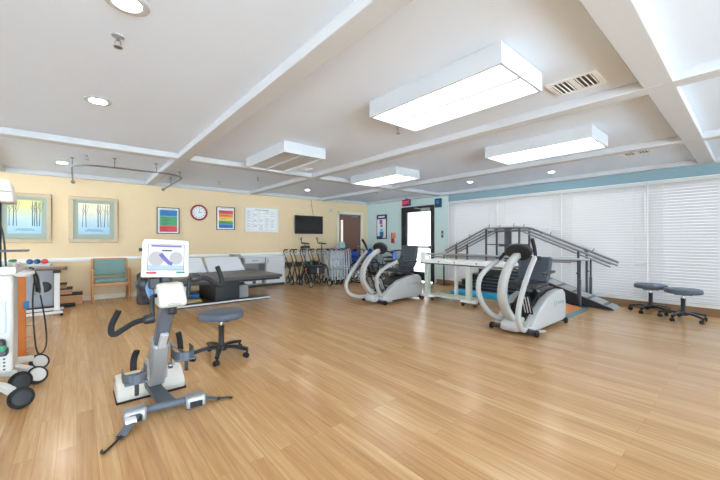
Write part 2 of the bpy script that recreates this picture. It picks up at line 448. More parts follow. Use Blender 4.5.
# ------------------------------------------------------------------ blinds
bl_lab = ['closed white slatted blind nearest the glass exit door', 'closed white slatted blind behind the peak of the stair handrails',
          'closed white slatted blind behind the lower end of the ramp handrails', 'closed white slatted blind behind the two rolling stools at the right edge']
for i in range(4):
    y1, y0 = WB[i]-.003, WB[i+1]+.003
    t = thing('window_blind', bl_lab[i], 'blind', (XR-.048, (y0+y1)/2, .19), 0, 'white blinds along the window wall')
    hw = (y1-y0)/2
    MB().box(-.03, .045, -hw, hw, 2.0, 2.05).build('headrail', 'white_plastic', t, bev=.004)
    s = MB(); n = 40; a = math.radians(72); ww = .03
    for k in range(n):
        z = .04+k*(1.94/(n-1)); dx, dz = ww*math.cos(a), ww*math.sin(a)
        # slightly curved slat, room edge lower
        s.hexa([(-dx, -hw+.001, z-dz), (0, -hw+.001, z+.001), (0, hw-.001, z+.001), (-dx, hw-.001, z-dz)],
               [(-dx, -hw+.001, z-dz+.0025), (-.002, -hw+.001, z+.0045), (-.002, hw-.001, z+.0045), (-dx, hw-.001, z-dz+.0025)])
        s.hexa([(0, -hw+.001, z+.001), (dx, -hw+.001, z+dz-.002), (dx, hw-.001, z+dz-.002), (0, hw-.001, z+.001)],
               [(-.002, -hw+.001, z+.0045), (dx, -hw+.001, z+dz), (dx, hw-.001, z+dz), (-.002, hw-.001, z+.0045)])
    s.build('slats', 'slat', t, smooth=False)
    MB().box(-.025, .025, -hw, hw, 0, .018).build('bottom_rail', 'white_plastic', t, bev=.003)
    for yy in (-hw+.2, hw-.2):
        MB().tube([(-.026, yy, .01), (-.026, yy, 2.0)], .003, 6).build('cord', 'white_plastic', t)
    if i < 4: MB().tube([(-.04, -hw+.03, 1.98), (-.05, -hw+.03, 1.15)], .005, 6).build('wand', 'alu_silver', t)

# ------------------------------------------------------------------ ceiling things
def ceiling_fixture(x, y, label, lens='lens'):
    W, L, H = .65, 1.28, .15
    t = thing('ceiling_light', label, 'ceiling light', (x, y, ZC), 0, 'boxy fluorescent ceiling lights')
    MB().box(0, .02, 0, L, -H, 0).box(W-.02, W, 0, L, -H, 0).box(.02, W-.02, 0, .02, -H, 0).box(.02, W-.02, L-.02, L, -H, 0).box(.02, W-.02, .02, L-.02, -.03, 0).box(W/2-.012, W/2+.012, .02, L-.02, -H+.01, -.03).build('housing', 'fixture_white', t, bev=.003)
    MB().box(.022, W/2-.014, .022, L-.022, -H+.028, -H+.034).build('diffuser', lens, t, smooth=False)
    MB().box(W/2+.014, W-.022, .022, L-.022, -H+.028, -H+.034).build('diffuser', lens, t, smooth=False)
ceiling_fixture(2.10, 1.06, 'largest boxy fluorescent ceiling light, nearest the camera beside the square air vent')
ceiling_fixture(4.38, 1.17, 'boxy fluorescent ceiling light nearest the window wall blinds')
ceiling_fixture(4.27, 4.06, 'boxy fluorescent ceiling light towards the glass exit door')
ceiling_fixture(2.06, 3.96, 'boxy fluorescent ceiling light towards the yellow wall, switched off', 'fixture_white')

def recessed(x, y, label, r=.085):
    t = thing('recessed_downlight', label, 'downlight', (x, y, ZC), 0, 'round recessed ceiling downlights')
    MB().lathe([(r*.8, 0), (r*1.25, 0), (r*1.25, -.006), (r*1.1, -.012), (r*.8, -.008)], n=28, ring=True).build('trim_ring', 'fixture_white', t)
    MB().lathe([(r*.82, -.002), (r*.82, -.006)], n=28).build('lamp', 'can', t)
recessed(.15, 3.96, 'round recessed downlight at left, between the two sprinklers')
recessed(.21, 2.22, 'round recessed downlight cut by the top edge of the picture')
recessed(-.19, 7.5, 'round recessed downlight glowing beside the curtain track post')
recessed(6.9, 2.5, 'small round downlight near the windows beyond the second fluorescent', .06)
recessed(6.7, 4.1, 'small round downlight near the windows in line with exit sign', .06)
recessed(4.56, 7.5, 'small round downlight above the wall television', .06)

def sprinkler(x, y, label):
    t = thing('fire_sprinkler', label, 'sprinkler', (x, y, ZC), 0, 'ceiling fire sprinklers')
    MB().lathe([(.035, 0), (.035, -.006), (.012, -.01)], n=16).build('escutcheon', 'alu_silver', t)
    MB().lathe([(.009, -.008), (.009, -.03)], n=10).tube([(-.012, 0, -.028), (-.016, 0, -.05), (-.004, 0, -.07)], .003, 6).tube([(.012, 0, -.028), (.016, 0, -.05), (.004, 0, -.07)], .003, 6).build('body', 'steel_grey', t)
    MB().lathe([(.024, -.07), (.024, -.074)], n=14).build('deflector', 'steel_grey', t)
sprinkler(.2, 2.62, 'chrome ceiling sprinkler nearest the viewpoint at upper left')
sprinkler(.12, 6.6, 'ceiling sprinkler in front of the hanging curtain track')
sprinkler(2.39, 7.62, 'ceiling sprinkler above the red rimmed wall clock')
sprinkler(2.85, 6.62, 'ceiling sprinkler above the framed planner board')
sprinkler(6.08, 6.47, 'ceiling sprinkler in front of the exit sign')
sprinkler(2.83, 2.66, 'ceiling sprinkler beside the corner of the largest fluorescent light')

def vent(x, y, w, l, label, split=True):
    t = thing('air_vent', label, 'air vent', (x, y, ZC), 0, 'ceiling air vents')
    f = .035
    MB().box(0, w, 0, f, -.012, 0).box(0, w, l-f, l, -.012, 0).box(0, f, f, l-f, -.012, 0).box(w-f, w, f, l-f, -.012, 0).build('frame', 'vent_white', t, bev=.002)
    MB().box(f, w-f, f, l-f, -.004, -.001).build('backing', 'vent_dark', t, smooth=False)
    s = MB(); n = 9
    for k in range(n):
        y = f+.012+k*(l-2*f-.024)/(n-1)
        if split and k in (4,): s.box(f, w-f, y-.02, y+.02, -.011, -.005)
        else: s.box(f, w-f, y-.006, y+.006, -.011, -.006, Matrix.Rotation(math.radians(30), 3, 'X'))
    s.build('louvres', 'vent_white', t, smooth=False)
vent(3.0, .78, .32, .36, 'square air vent beside the largest fluorescent light')
vent(6.2, .95, .28, .36, 'air vent between the last two ceiling beams by windows')
vent(3.02, 5.2, .26, .3, 'dark air vent beside the fluorescent light near yellow wall', False)
vent(5.95, 5.25, .3, .3, 'dark air vent on the ceiling towards the exit sign', False)

t = thing('curtain_track', 'bent chrome curtain track hanging from ceiling by yellow wall', 'curtain track', (0, 0, 2.37))
arc = lambda cx, cy, r, a0, a1, n=8: [(cx+r*math.cos(math.radians(a0+(a1-a0)*i/n)), cy+r*math.sin(math.radians(a0+(a1-a0)*i/n)), 0) for i in range(n+1)]
path = [(-.06, YB, 0), (-.06, 7.3, 0)] + arc(.34, 6.98, .4, 180, 270)[0:] + [(1.1, 6.58, 0)] + arc(1.1, 6.98, .4, 270, 360) + [(1.5, YB, 0)]
MB().tube(path, .014, 8).build('rail', 'track_steel', t)
for x, y in ((-.055, 6.95), (.46, 6.58), (1.03, 6.58), (1.5, 7.1), (1.5, 7.9)):
    MB().tube([(x, y, 0), (x, y, ZC-2.37)], .007, 8).lathe([(.028, ZC-2.37-.008), (.028, ZC-2.37)], (x, y, 0)).build('hanger', 'track_steel', t)
for x in (-.06, 1.5): MB().lathe([(.035, 0), (.035, .02)], (x, YB, 0), (0, -1, 0)).build('wall_flange', 'track_steel', t)

t = thing('exit_sign', 'small dark exit sign with red letters hung above glass door', 'exit sign', (7.40, 6.62, 2.44))
MB().box(-.03, .03, -.15, .15, -.22, -.03).build('housing', 'poster_navy', t, bev=.006)
MB().lathe([(.05, 0), (.05, -.012), (.015, -.014), (.015, -.035)], n=16).build('canopy', 'dark_frame', t)
text_mesh('letters', 'EXIT', .135, 'exit_red', t, (-.034, 0, -.125), (PI/2, 0, -PI/2), .002)

# ------------------------------------------------------------------ things on the walls
def tree_art(x0, x1, z0, z1, label, m, trunks):
    t = thing('framed_picture', label, 'picture', ((x0+x1)/2, YB, z0), 0, 'framed tree prints')
    W, H, f = (x1-x0)/2, z1-z0, .07
    fr = MB()
    for a, b, c, d in ((-W, W, 0, f), (-W, W, H-f, H), (-W, -W+f, f, H-f), (W-f, W, f, H-f)): fr.box(a, b, -.035, 0, c, d)
    fr.build('frame', 'art_frame', t, bev=.008)
    MB().box(-W+f, W-f, -.014, -.002, f, H-f).build('mount', 'art_mount', t, smooth=False)
    pw, pb, pt = W-.14, .17, H-.13
    MB().box(-pw, pw, -.018, -.014, pb, pt).build('print', m, t, smooth=False)
    k = MB()
    for u, lean, r in trunks:
        x = -pw+u*2*pw
        k.tube([(x, -.019, pb+.14), (x+lean*.5, -.019, (pb+pt)/2), (x+lean, -.019, pt-.02)], [r*.6, r*.4], 6)
        k.tube([(x+lean*.6, -.019, pb+.62*(pt-pb)), (x+lean+.035, -.019, pb+.8*(pt-pb)), (x+lean+.05, -.019, pt-.03)], .002, 5)
        k.tube([(x+lean*.6, -.019, pb+.7*(pt-pb)), (x+lean-.03, -.019, pb+.85*(pt-pb))], .002, 5)
    k.build('painted_trees', 'trunk_ink', t)
    g = MB()
    for j in range(3): g.tube([(-pw*.6+.02*j, -.019, pb+.06+.016*j), (0, -.019, pb+.055+.018*j), (pw*.6-.02*j, -.019, pb+.06+.016*j)], .0025, 5)
    g.build('painted_ground', 'trunk_ink', t)
tree_art(-1.10, -.37, 1.17, 2.09, 'wide framed tree print in green mount, left one behind the cart', 'art_a', [(.05, .0, .008), (.16, .01, .01), (.26, -.01, .007), (.72, 0, .011), (.78, .01, .008), (.86, -.01, .01), (.93, .01, .01)])
tree_art(-.12, .66, 1.17, 2.09, 'framed tree print with pale sky, above the teal armchair', 'art_b', [(.12, .02, .008), (.24, -.01, .01), (.62, .0, .012), (.72, -.02, .009), (.82, .02, .01), (.95, -.01, .007)])

def chart(x0, x1, z0, z1, label, bands, name='wall_chart'):
    t = thing(name, label, 'chart', ((x0+x1)/2, YB, z0), 0)
    W, H, f = (x1-x0)/2, z1-z0, .014
    fr = MB()
    for a, b, c, d in ((-W, W, 0, f), (-W, W, H-f, H), (-W, -W+f, f, H-f), (W-f, W, f, H-f)): fr.box(a, b, -.025, 0, c, d)
    fr.build('frame', 'frame_black', t, bev=.003)
    MB().box(-W+f, W-f, -.012, -.002, f, H-f).build('sheet', 'paper_white', t, smooth=False)
    for b0, b1, m in bands:
        o = MB().box(-W+.055, W-.045, -.0135, -.012, b0*H, b1*H).build('colour_band', m, t, smooth=False)
        k = MB(); z = b1*H-.035
        while z > b0*H+.02:
            k.box(-W+.10, -W+.10+(2*W-.24)*random.uniform(.5, 1), -.0145, -.0135, z-.004, z+.004); z -= .032
        k.build('text_lines', 'ink_dark', o, smooth=False)
    MB().box(-W+.09, W-.08, -.0135, -.012, H*.93, H*.945).build('heading', 'ink_grey', t, smooth=False)
chart(1.375, 1.83, 1.365, 1.965, 'framed wall chart with blue, green and red bands', [(.67, .91, 'blue'), (.30, .665, 'green'), (.07, .295, 'red')])
chart(2.67, 3.12, 1.48, 2.06, 'framed wall chart with five rainbow bands right of the clock', [(.70, .85, 'red'), (.545, .695, 'orange'), (.39, .54, 'yellow'), (.25, .385, 'dark_green'), (.08, .245, 'blue')])

t = thing('wall_clock', 'round red rimmed wall clock with white face', 'clock', (2.26, YB, 1.885))
MB().lathe([(.15, 0), (.192, .0), (.195, .03), (.18, .045), (.155, .042), (.15, .02)], (0, 0, 0), (0, -1, 0), 36, ring=True).build('rim', 'clock_red', t)
MB().lathe([(.152, .002), (.152, .02)], (0, 0, 0), (0, -1, 0), 36).build('face', 'paper_white', t)
k = MB()
for i in range(12):
    a = i*PI/6; R = Matrix.Rotation(-a, 3, 'Y')
    p = R @ V((0, -.021, .125)); k.box(p.x-.006, p.x+.006, -.0225, -.0205, p.z-.014, p.z+.014, R)
k.build('hour_marks', 'ink_dark', t, smooth=False)
MB().tube([(0, -.025, 0), (.07, -.025, .012)], .005, 6).build('hour_hand', 'frame_black', t)
MB().tube([(0, -.028, 0), (.02, -.028, .10)], .0035, 6).build('minute_hand', 'frame_black', t)

t = thing('planner_board', 'white framed planner board with ruled grid left of television', 'notice board', (3.87, YB, 1.43))
W, H, f = .48, .67, .022
fr = MB()
for a, b, c, d in ((-W, W, 0, f), (-W, W, H-f, H), (-W, -W+f, f, H-f), (W-f, W, f, H-f)): fr.box(a, b, -.022, 0, c, d)
fr.build('frame', 'cabinet_white', t, bev=.003)
MB().box(-W+f, W-f, -.01, -.001, f, H-f).build('sheet', 'paper_white', t, smooth=False)
k = MB()
for i in range(8): z = .06+i*.075; k.box(-W+.05, W-.05, -.0112, -.01, z-.002, z+.002)
for i in range(6): x = -W+.05+i*.172; k.box(x-.002, x+.002, -.0112, -.01, .06, .585)
for i in range(5):
    for j in range(7):
        if random.random() < .6:
            x = -W+.07+i*.172; z = .08+j*.075; k.box(x, x+random.uniform(.05, .12), -.0112, -.01, z, z+.008)
            if random.random() < .6: k.box(x, x+random.uniform(.04, .1), -.0112, -.01, z+.022, z+.03)
k.box(-.2, .2, -.0112, -.01, .6, .615)
k.build('ruled_grid', 'ink_grey', t, smooth=False)

t = thing('flat_tv', 'flat black television on wall bracket above the walkers', 'television', (5.27, YB-.17, 1.40), math.radians(-3))
MB().box(-.46, .46, -.03, .03, 0, .54).build('casing', 'tv_black', t, bev=.008)
MB().box(-.43, .43, -.033, -.03, .05, .51).build('screen', mat('tv_screen', (8, 8, 10), .12), t, smooth=False)
MB().box(-.44, .44, -.034, -.03, .01, .03).build('speaker_strip', 'dark_frame', t, smooth=False)
MB().box(-.12, .12, .03, .10, .15, .42).box(-.05, .05, .08, .168, .1, .45).build('bracket', 'dark_steel', t, bev=.004)
MB().tube([(.2, .11, .5), (.2, .125, .62), (.17, .132, .78), (.14, .13, .95), (.14, .12, 1.035)], .006, 6, sm=5).build('cable', 'dark_frame', t)
t = thing('smoke_alarm', 'small white round wall sensor between television and brown door', 'sensor', (6.17, YB, 2.17))
MB().lathe([(.06, 0), (.06, .012), (.05, .03), (.02, .034)], (0, 0, 0), (0, -1, 0), 20).build('housing', 'white_plastic', t)
MB().lathe([(.018, .034), (.018, .037)], (0, 0, 0), (0, -1, 0), 12).build('lens', 'vent_dark', t)

RX = XR-.001
t = thing('wall_poster', 'narrow framed poster with pink, cyan and navy figures on teal wall', 'poster', (XR, 7.985, 1.25))
W, H = .235, .81
MB().box(-.022, 0, -W, W, 0, H).build('frame', 'frame_black', t, bev=.004)
MB().box(-.024, -.021, -W+.03, W-.03, .03, H-.15).build('sheet', 'paper_white', t, smooth=False)
MB().box(-.0245, -.021, -W+.02, W-.02, H-.15, H-.02).box(-.0255, -.0238, -.06, W-.02, .03, .10).build('heading_band', 'poster_navy', t, smooth=False)
MB().box(-.026, -.0244, -.15, .15, H-.10, H-.05).build('heading_letters', 'paper_white', t, smooth=False)
MB().box(-.0255, -.0238, -.05, .09, .50, .64).box(-.0255, -.0238, -.06, .05, .40, .48).build('pink_figures', 'poster_violet', t, smooth=False)
MB().box(-.0255, -.0238, -.08, .07, .26, .34).build('cyan_figure', 'poster_cyan', t, smooth=False)
MB().box(-.0255, -.0238, -.10, .08, .10, .25).box(-.0255, -.0238, .1, W-.03, .03, .1).build('blue_figures', 'blue', t, smooth=False)
t = thing('fire_alarm_switch', 'small orange and red alarm plate on wall between poster and door', 'alarm', (XR, 7.46, 1.12))
MB().box(-.008, 0, -.11, .08, .16, .34).build('upper_plate', 'skin_orange', t, bev=.002)
MB().box(-.05, 0, -.06, .06, 0, .155).build('pull_box', 'alarm_red', t, bev=.008)
MB().box(-.014, -.008, .06, .08, .16, .34).build('side_strip', 'frame_black', t, smooth=False)
t = thing('wall_speaker', 'small dark blue box high on teal wall beside glass door', 'wall box', (XR, 5.70, 2.13))
MB().box(-.06, 0, -.105, .105, 0, .25).build('housing', 'navy_plate', t, bev=.01)
MB().box(-.064, -.06, -.05, .05, .1, .2).build('emblem', 'blue', t, bev=.001)
t = thing('light_switch', 'slim grey switch plate on teal wall between door and blinds', 'switch', (XR, 5.58, 1.28))
MB().box(-.012, 0, -.035, .035, 0, .2).build('plate', 'blue_grey', t, bev=.004)
MB().box(-.02, -.012, -.012, .012, .08, .12).build('rocker', 'white_plastic', t, bev=.003)

# ------------------------------------------------------------------ rolling stools
def make_stool(label, loc, rz):
    t = thing('rolling_stool', label, 'stool', loc, rz, 'grey rolling stools')
    R = .222
    MB().lathe([(.02, .405), (R-.03, .405), (R-.006, .413), (R, .43), (R, .455), (R-.008, .472), (R-.03, .482), (.08, .487), (.0, .487)], n=40).build('seat', 'grey_vinyl', t)
    MB().lathe([(.09, .385), (.12, .398), (.12, .405)], n=24).box(-.02, .02, -.1, .1, .375, .395).build('seat_plate', 'black_plastic', t)
    MB().tube([(.03, 0, .385), (.14, .03, .38), (.19, .04, .365)], .007, 8).build('lever', 'black_plastic', t)
    MB().lathe([(.02, .26), (.02, .395)], n=16).build('piston', 'chrome', t)
    MB().lathe([(.034, .09), (.034, .11), (.028, .12), (.028, .30), (.031, .305), (.031, .33), (.022, .335)], n=18).build('column', 'black_plastic', t)
    b = MB().lathe([(.055, .075), (.055, .115), (.04, .135), (.02, .135)], n=20)
    for k in range(5):
        a = 2*PI*k/5
        b.strap([(.02*math.cos(a), .02*math.sin(a), .105), (.14*math.cos(a), .14*math.sin(a), .112), (.28*math.cos(a), .28*math.sin(a), .085)], .05, .032, (-math.sin(a), math.cos(a), 0), sm=4, taper=(1.1, .8))
    b.build('star_base', 'black_plastic', t)
    for k in range(5):
        a = 2*PI*k/5; x, y = .275*math.cos(a), .275*math.sin(a)
        c = MB().lathe([(.009, .05), (.009, .09)], (x, y, 0), n=8)
        d = V((math.cos(a+.9), math.sin(a+.9), 0)); ax = V((-d.y, d.x, 0)); cc = V((x, y, .027))-d*.012
        for s in (-.014, .014): c.lathe([(.012, -.008), (.026, -.008), (.027, 0), (.026, .008), (.012, .008)], cc+ax*s, ax, 16)
        c.ball(cc+V((0, 0, .012)), .022, (1, 1, .8), 10)
        c.build('caster', 'black_rubber', t)
    return t
st = make_stool('grey padded rolling stool beside the arm and leg cycle', (1.15, 3.60, 0), .5)
dup(st, (7.05, .70, 0), .3, 'grey padded rolling stool furthest right by the windows')
dup(st, (7.38, 1.13, 0), .35, 'grey padded rolling stool between ramp foot and rightmost stool')

# ------------------------------------------------------------------ arm and leg cycle trainer
t = thing('motor_cycle_trainer', 'white and grey arm and leg cycle trainer with tilted screen, left foreground', 'exercise cycle', (.47, 2.85, 0))
ox, oy = .47, 2.85
def L3(x, y, z): return (x-ox, y-oy, z)
b = MB().prism([(.195, .008), (.195, .055), (.23, .09), (.34, .155), (.43, .15), (.47, .10), (.475, .008)], -.245, .215, 'x')
base = b.build('base_cover', 'warm_white_plastic', t, bev=.012)
MB().prism([(.19, 0), (.19, .012), (.48, .012), (.48, 0)], -.25, .22, 'x').build('base_skirt', 'black_rubber', base)
k = MB()
for i in range(3): k.tube([(-.19+.02*i, .245+.02*i, .10+.011*i), (-.1, .26+.02*i, .113+.011*i), (-.04, .25+.02*i, .106+.009*i)], .003, 5, sm=4)
k.build('moulded_ridges', 'shell_grey', base)
# floor beam from housing to front bar
MB().strap([L3(.445, 3.08, .09), L3(.47, 2.88, .07), L3(.50, 2.70, .055)], .09, .05, (1, 0, 0), sm=4).build('floor_beam', 'blue_grey', t)
MB().tube([L3(.27, 2.71, .055), L3(.70, 2.665, .055)], .026, 14).build('front_bar', 'blue_grey', t)
for x, y, sx in ((.30, 2.708, -1), (.665, 2.668, 1)):
    c = MB(Matrix.Translation(L3(x, y, 0)) @ Matrix.Rotation(-.105, 4, 'Z'))
    c.prism([(-.05, .0), (-.055, .06), (-.04, .088), (.04, .088), (.055, .06), (.05, .0)], -.065, .065, 'x')
    o = c.build('end_cap', 'motor_silver', t, bev=.012)
    MB(Matrix.Translation(L3(x, y, 0)) @ Matrix.Rotation(-.105, 4, 'Z')).box(-.04, .04, -.068, -.045, .015, .055).build('buckle_slot', 'black_plastic', o, bev=.004)
# straps and hooks
s1 = MB().strap([L3(.30, 2.66, .06), L3(.255, 2.57, .045), L3(.205, 2.50, .02)], .055, .008, (.85, -.5, 0), sm=4).build('tie_strap', 'blue_grey', t)
MB().box(-.03, .03, -.03, .03, -.012, .012).build('buckle', 'paper_white', s1, bev=.004).location = L3(.265, 2.60, .055)
MB().tube([L3(.21, 2.51, .02), L3(.175, 2.455, .018), L3(.135, 2.41, .012), L3(.115, 2.385, .012), L3(.105, 2.392, .014), L3(.108, 2.41, .016)], .007, 8, sm=4).torus(L3(.20, 2.495, .018), (0, 0, 1), .016, .006, 14, 6).build('hook', 'frame_black', t)
s2 = MB().strap([L3(.70, 2.655, .05), L3(.77, 2.645, .03), L3(.81, 2.63, .02)], .055, .008, (.15, 1, 0), sm=4).build('tie_strap', 'blue_grey', t)
MB().tube([L3(.80, 2.63, .018), L3(.84, 2.63, .014), L3(.885, 2.615, .012), L3(.905, 2.60, .012), L3(.905, 2.588, .014), L3(.89, 2.582, .016)], .007, 8, sm=4).torus(L3(.82, 2.632, .016), (0, 0, 1), .016, .006, 14, 6).build('hook', 'frame_black', t)
# crank housing: long flat silver body leaning to the user
hs = MB()
prof = []
P0, P1 = V((0, 3.02, .14)), V((0, 2.76, .50))
dirv = (P1-P0).normalized(); nrm = V((0, -dirv.z, dirv.y))
def along(tv, r): return [(P0+dirv*tv-nrm*r), (P0+dirv*tv+nrm*r)]
outline = []
Lh = (P1-P0).length
for i in range(9):
    a = PI + PI*i/8
    q = P0+dirv*.11+(dirv*math.sin(a)*.115+nrm*math.cos(a)*.115); outline.append((q.y-oy, q.z))
for tv, r in ((.28, .085), (Lh, .06)):
    q = P0+dirv*tv+nrm*r; outline.append((q.y-oy, q.z))
for tv, r in ((Lh, .06), (.28, .085)):
    q = P0+dirv*tv-nrm*r; outline.append((q.y-oy, q.z))
hs.prism(outline, -.065, .04, 'x')
hs = hs.build('crank_housing', 'motor_silver', t, bev=.018)
dc = P0+dirv*.13
MB().lathe([(.085, -.001), (.085, .012), (.06, .018), (.03, .018)], (-.065, dc.y-oy, dc.z), (-1, 0, 0), 28).lathe([(.085, 0), (.085, .012), (.06, .018), (.03, .018)], (.04, dc.y-oy, dc.z), (1, 0, 0), 28).build('side_disc', 'shell_grey', hs)
# upper column
MB().strap([(-.012, P1.y-oy+.03, P1.z-.05), (-.008, 2.68-oy, .62), (.0, 2.57-oy, .80)], .085, .09, (1, 0, 0)).build('column', 'blue_grey', t, bev=.006)
MB().strap([(-.012, P1.y-oy-.035, P1.z-.04), (-.008, 2.66-oy-.03, .57)], .05, .03, (1, 0, 0)).build('column_label', 'shell_grey', t, bev=.004)
# head
hd = MB().prism([(2.42-oy, .785), (2.40-oy, .82), (2.44-oy, .89), (2.52-oy, .935), (2.62-oy, .93), (2.68-oy, .86), (2.66-oy, .79), (2.55-oy, .782)], -.075, .085, 'x').build('motor_head', 'warm_white_plastic', t, bev=.028)
k = MB()
for i in range(2): k.tube([(-.03, 2.402-oy, .81-.012*i), (.0, 2.40-oy, .817-.012*i), (.045, 2.402-oy, .81-.012*i)], .0025, 5, sm=3)
k.build('emblem', 'ink_grey', hd)
MB().lathe([(.03, 0), (.03, .04), (.02, .05)], (.01, 2.50-oy, .775), (0, -.3, -1), 14).build('adjust_knob', 'black_plastic', t)
MB().strap([(.0, 2.60-oy, .9), (-.01, 2.62-oy, 1.0), (-.015, 2.60-oy, 1.05)], .07, .04, (1, 0, 0)).box(-.11, -.05, 2.54-oy, 2.62-oy, .90, .97).build('screen_arm', 'black_plastic', t, bev=.006)
# cables and dark bundle behind head
k = MB()
for i in range(4): k.tube([(-.02-.02*i, 2.62-oy, .98), (-.09-.01*i, 2.6-oy, .93-.01*i), (-.085, 2.58-oy, .87-.02*i), (-.05+.01*i, 2.60-oy, .82)], .006, 6, sm=4)
k.build('cable', 'walker_blue', t)
MB().ball((-.12, 2.68-oy, .92), .06, (.9, .8, 1)).ball((-.11, 2.7-oy, .87), .05, (1, 1, 1)).build('cable_cover', 'black_vinyl', t)
# monitor, turned slightly to the camera and tilted back
TM = Matrix.Translation((-.013, 2.56-oy, 1.095)) @ Matrix.Rotation(math.radians(-4), 4, 'Z') @ Matrix.Rotation(math.radians(-9), 4, 'X') @ Matrix.Rotation(math.radians(3), 4, 'Y') @ Matrix.Diagonal((.88, 1, .96, 1))
mo = MB(TM).prism([(-.15, -.13), (-.155, -.12), (-.155, .115), (-.145, .13), (.14, .13), (.15, .12), (.158, -.12), (.15, -.13)], -.02, .035, 'y').build('monitor', 'white_plastic', t, bev=.012)
MB(TM).box(-.122, .122, -.0215, -.0195, -.085, .098).build('screen_bezel', 'vent_dark', mo, smooth=False)
MB(TM).box(-.118, .118, -.0225, -.0213, -.081, .094).build('screen', 'screen', mo, smooth=False)
MB(TM).box(-.118, .118, -.0235, -.0224, -.081, -.05).build('screen_footer', 'screen_sky', mo, smooth=False)
MB(TM).box(-.10, .10, -.0235, -.0224, .078, .090).build('screen_header', 'screen_blue', mo, smooth=False)
MB(TM).box(-.03, .035, -.0235, -.0224, .048, .058).build('screen_title', 'ink_dark', mo, smooth=False)
MB(TM).lathe([(.05, .0224), (.05, .0235)], (-.065, 0, -.005), (0, -1, 0), 20, 1).lathe([(.045, .0224), (.045, .0235)], (.065, 0, .0), (0, -1, 0), 20).build('screen_pictures', 'screen_grey', mo, smooth=False)
MB(TM).tube([(-.04, -.0235, .03), (-.015, -.0235, .0), (.02, -.0235, -.035), (.04, -.0235, -.04)], [.014, .012], 8).build('screen_foot', 'screen_blue', mo)
MB(TM).box(-.125, -.06, -.0255, -.0205, -.108, -.094).build('stop_key', 'screen_red', mo, bev=.003)
MB(TM).box(.068, .128, -.0255, -.0205, -.106, -.092).build('start_key', 'screen_green', mo, bev=.003)
MB(TM).lathe([(.012, 0), (.012, .02)], (-.155, .01, .06), (-1, 0, 0), 12).build('side_knob', 'black_plastic', mo)
# arm cranks and handlebars
MB().tube([(-.075, 2.50-oy, .86), (-.105, 2.49-oy, .86), (-.105, 2.45-oy, .72)], .014, 10).build('arm_crank', 'black_plastic', t)
MB().tube([(.085, 2.52-oy, .84), (.11, 2.51-oy, .83), (.118, 2.50-oy, .955)], .014, 10).build('arm_crank', 'black_plastic', t)
def hb(pts, hub, hd_):
    o = MB().tube([L3(*p) for p in pts], .0165, 12, sm=6).build('handlebar', 'black_rubber', t)
    MB().lathe([(.024, -.03), (.03, -.02), (.03, .02), (.024, .03)], L3(*hub), hd_, 16).build('hub', 'black_plastic', o)
hb([(.375, 2.45, .725), (.33, 2.45, .725), (.27, 2.45, .715), (.215, 2.45, .685), (.175, 2.45, .662), (.155, 2.45, .672), (.157, 2.45, .72), (.19, 2.45, .80)], (.345, 2.45, .725), (1, 0, 0))
hb([(.595, 2.5, .955), (.64, 2.5, .955), (.70, 2.5, .948), (.745, 2.5, .915), (.785, 2.5, .893), (.803, 2.5, .90), (.80, 2.5, .945), (.77, 2.5, 1.03)], (.625, 2.5, .957), (1, 0, 0))
# leg cranks with foot shells
def pedal(side, cy, cz, px, py, pz):
    MB().tube([(side*.06, dc.y-oy, dc.z), (side*.10, dc.y-oy, dc.z), (side*.105, cy-oy, cz), (px-ox, py-oy, pz)], .013, 10).lathe([(.026, -.014), (.026, .014)], (side*.085, dc.y-oy, dc.z), (1, 0, 0), 14).build('leg_crank', 'steel_grey', t)
    TS = Matrix.Translation((px-ox, py-oy, pz))
    # open foot shell: floor plate with curved side and heel walls
    s = MB(TS)
    s.prism([(-.075*side, -.02), (.055*side, -.02), (.055*side, -.008), (-.075*side, -.008)], -.12, .08, 'y')
    n = 7
    for i in range(n):
        a0 = PI*i/n; a1 = PI*(i+1)/n
        p = [(-.01*side+.068*math.cos(a), -.04-.085*math.sin(a)) for a in (a0, a1)]
        q = [(-.01*side+.062*math.cos(a), -.04-.078*math.sin(a)) for a in (a0, a1)]
        h0, h1 = .03, .045
        s.hexa([(*p[0], -.02), (*p[1], -.02), (*q[1], -.02), (*q[0], -.02)], [(*p[0], h1), (*p[1], h1), (*q[1], h1), (*q[0], h1)])
    s.box(-.01*side-.068, -.01*side-.061, -.04, .07, -.02, .045); s.box(-.01*side+.061, -.01*side+.068, -.04, .07, -.02, .06)
    o = s.build('foot_shell', 'blue_grey', t, bev=.002)
    MB(TS).tube([(-.01*side, -.105, -.01), (-.01*side, -.118, -.05), (-.01*side, -.115, -.09)], .013, 8).build('pedal_peg', 'black_plastic', o)
    MB(TS).strap([(-.01*side, .06, .02), (-.012*side, .075, .07), (-.02*side, .07, .12), (-.03*side, .05, .155)], .04, .022, (1, 0, 0), sm=4).build('calf_rest', 'black_rubber', o, bev=.004)
pedal(-1, 2.76, .24, .29, 2.74, .29)
pedal(1, 3.00, .40, .63, 2.84, .345)

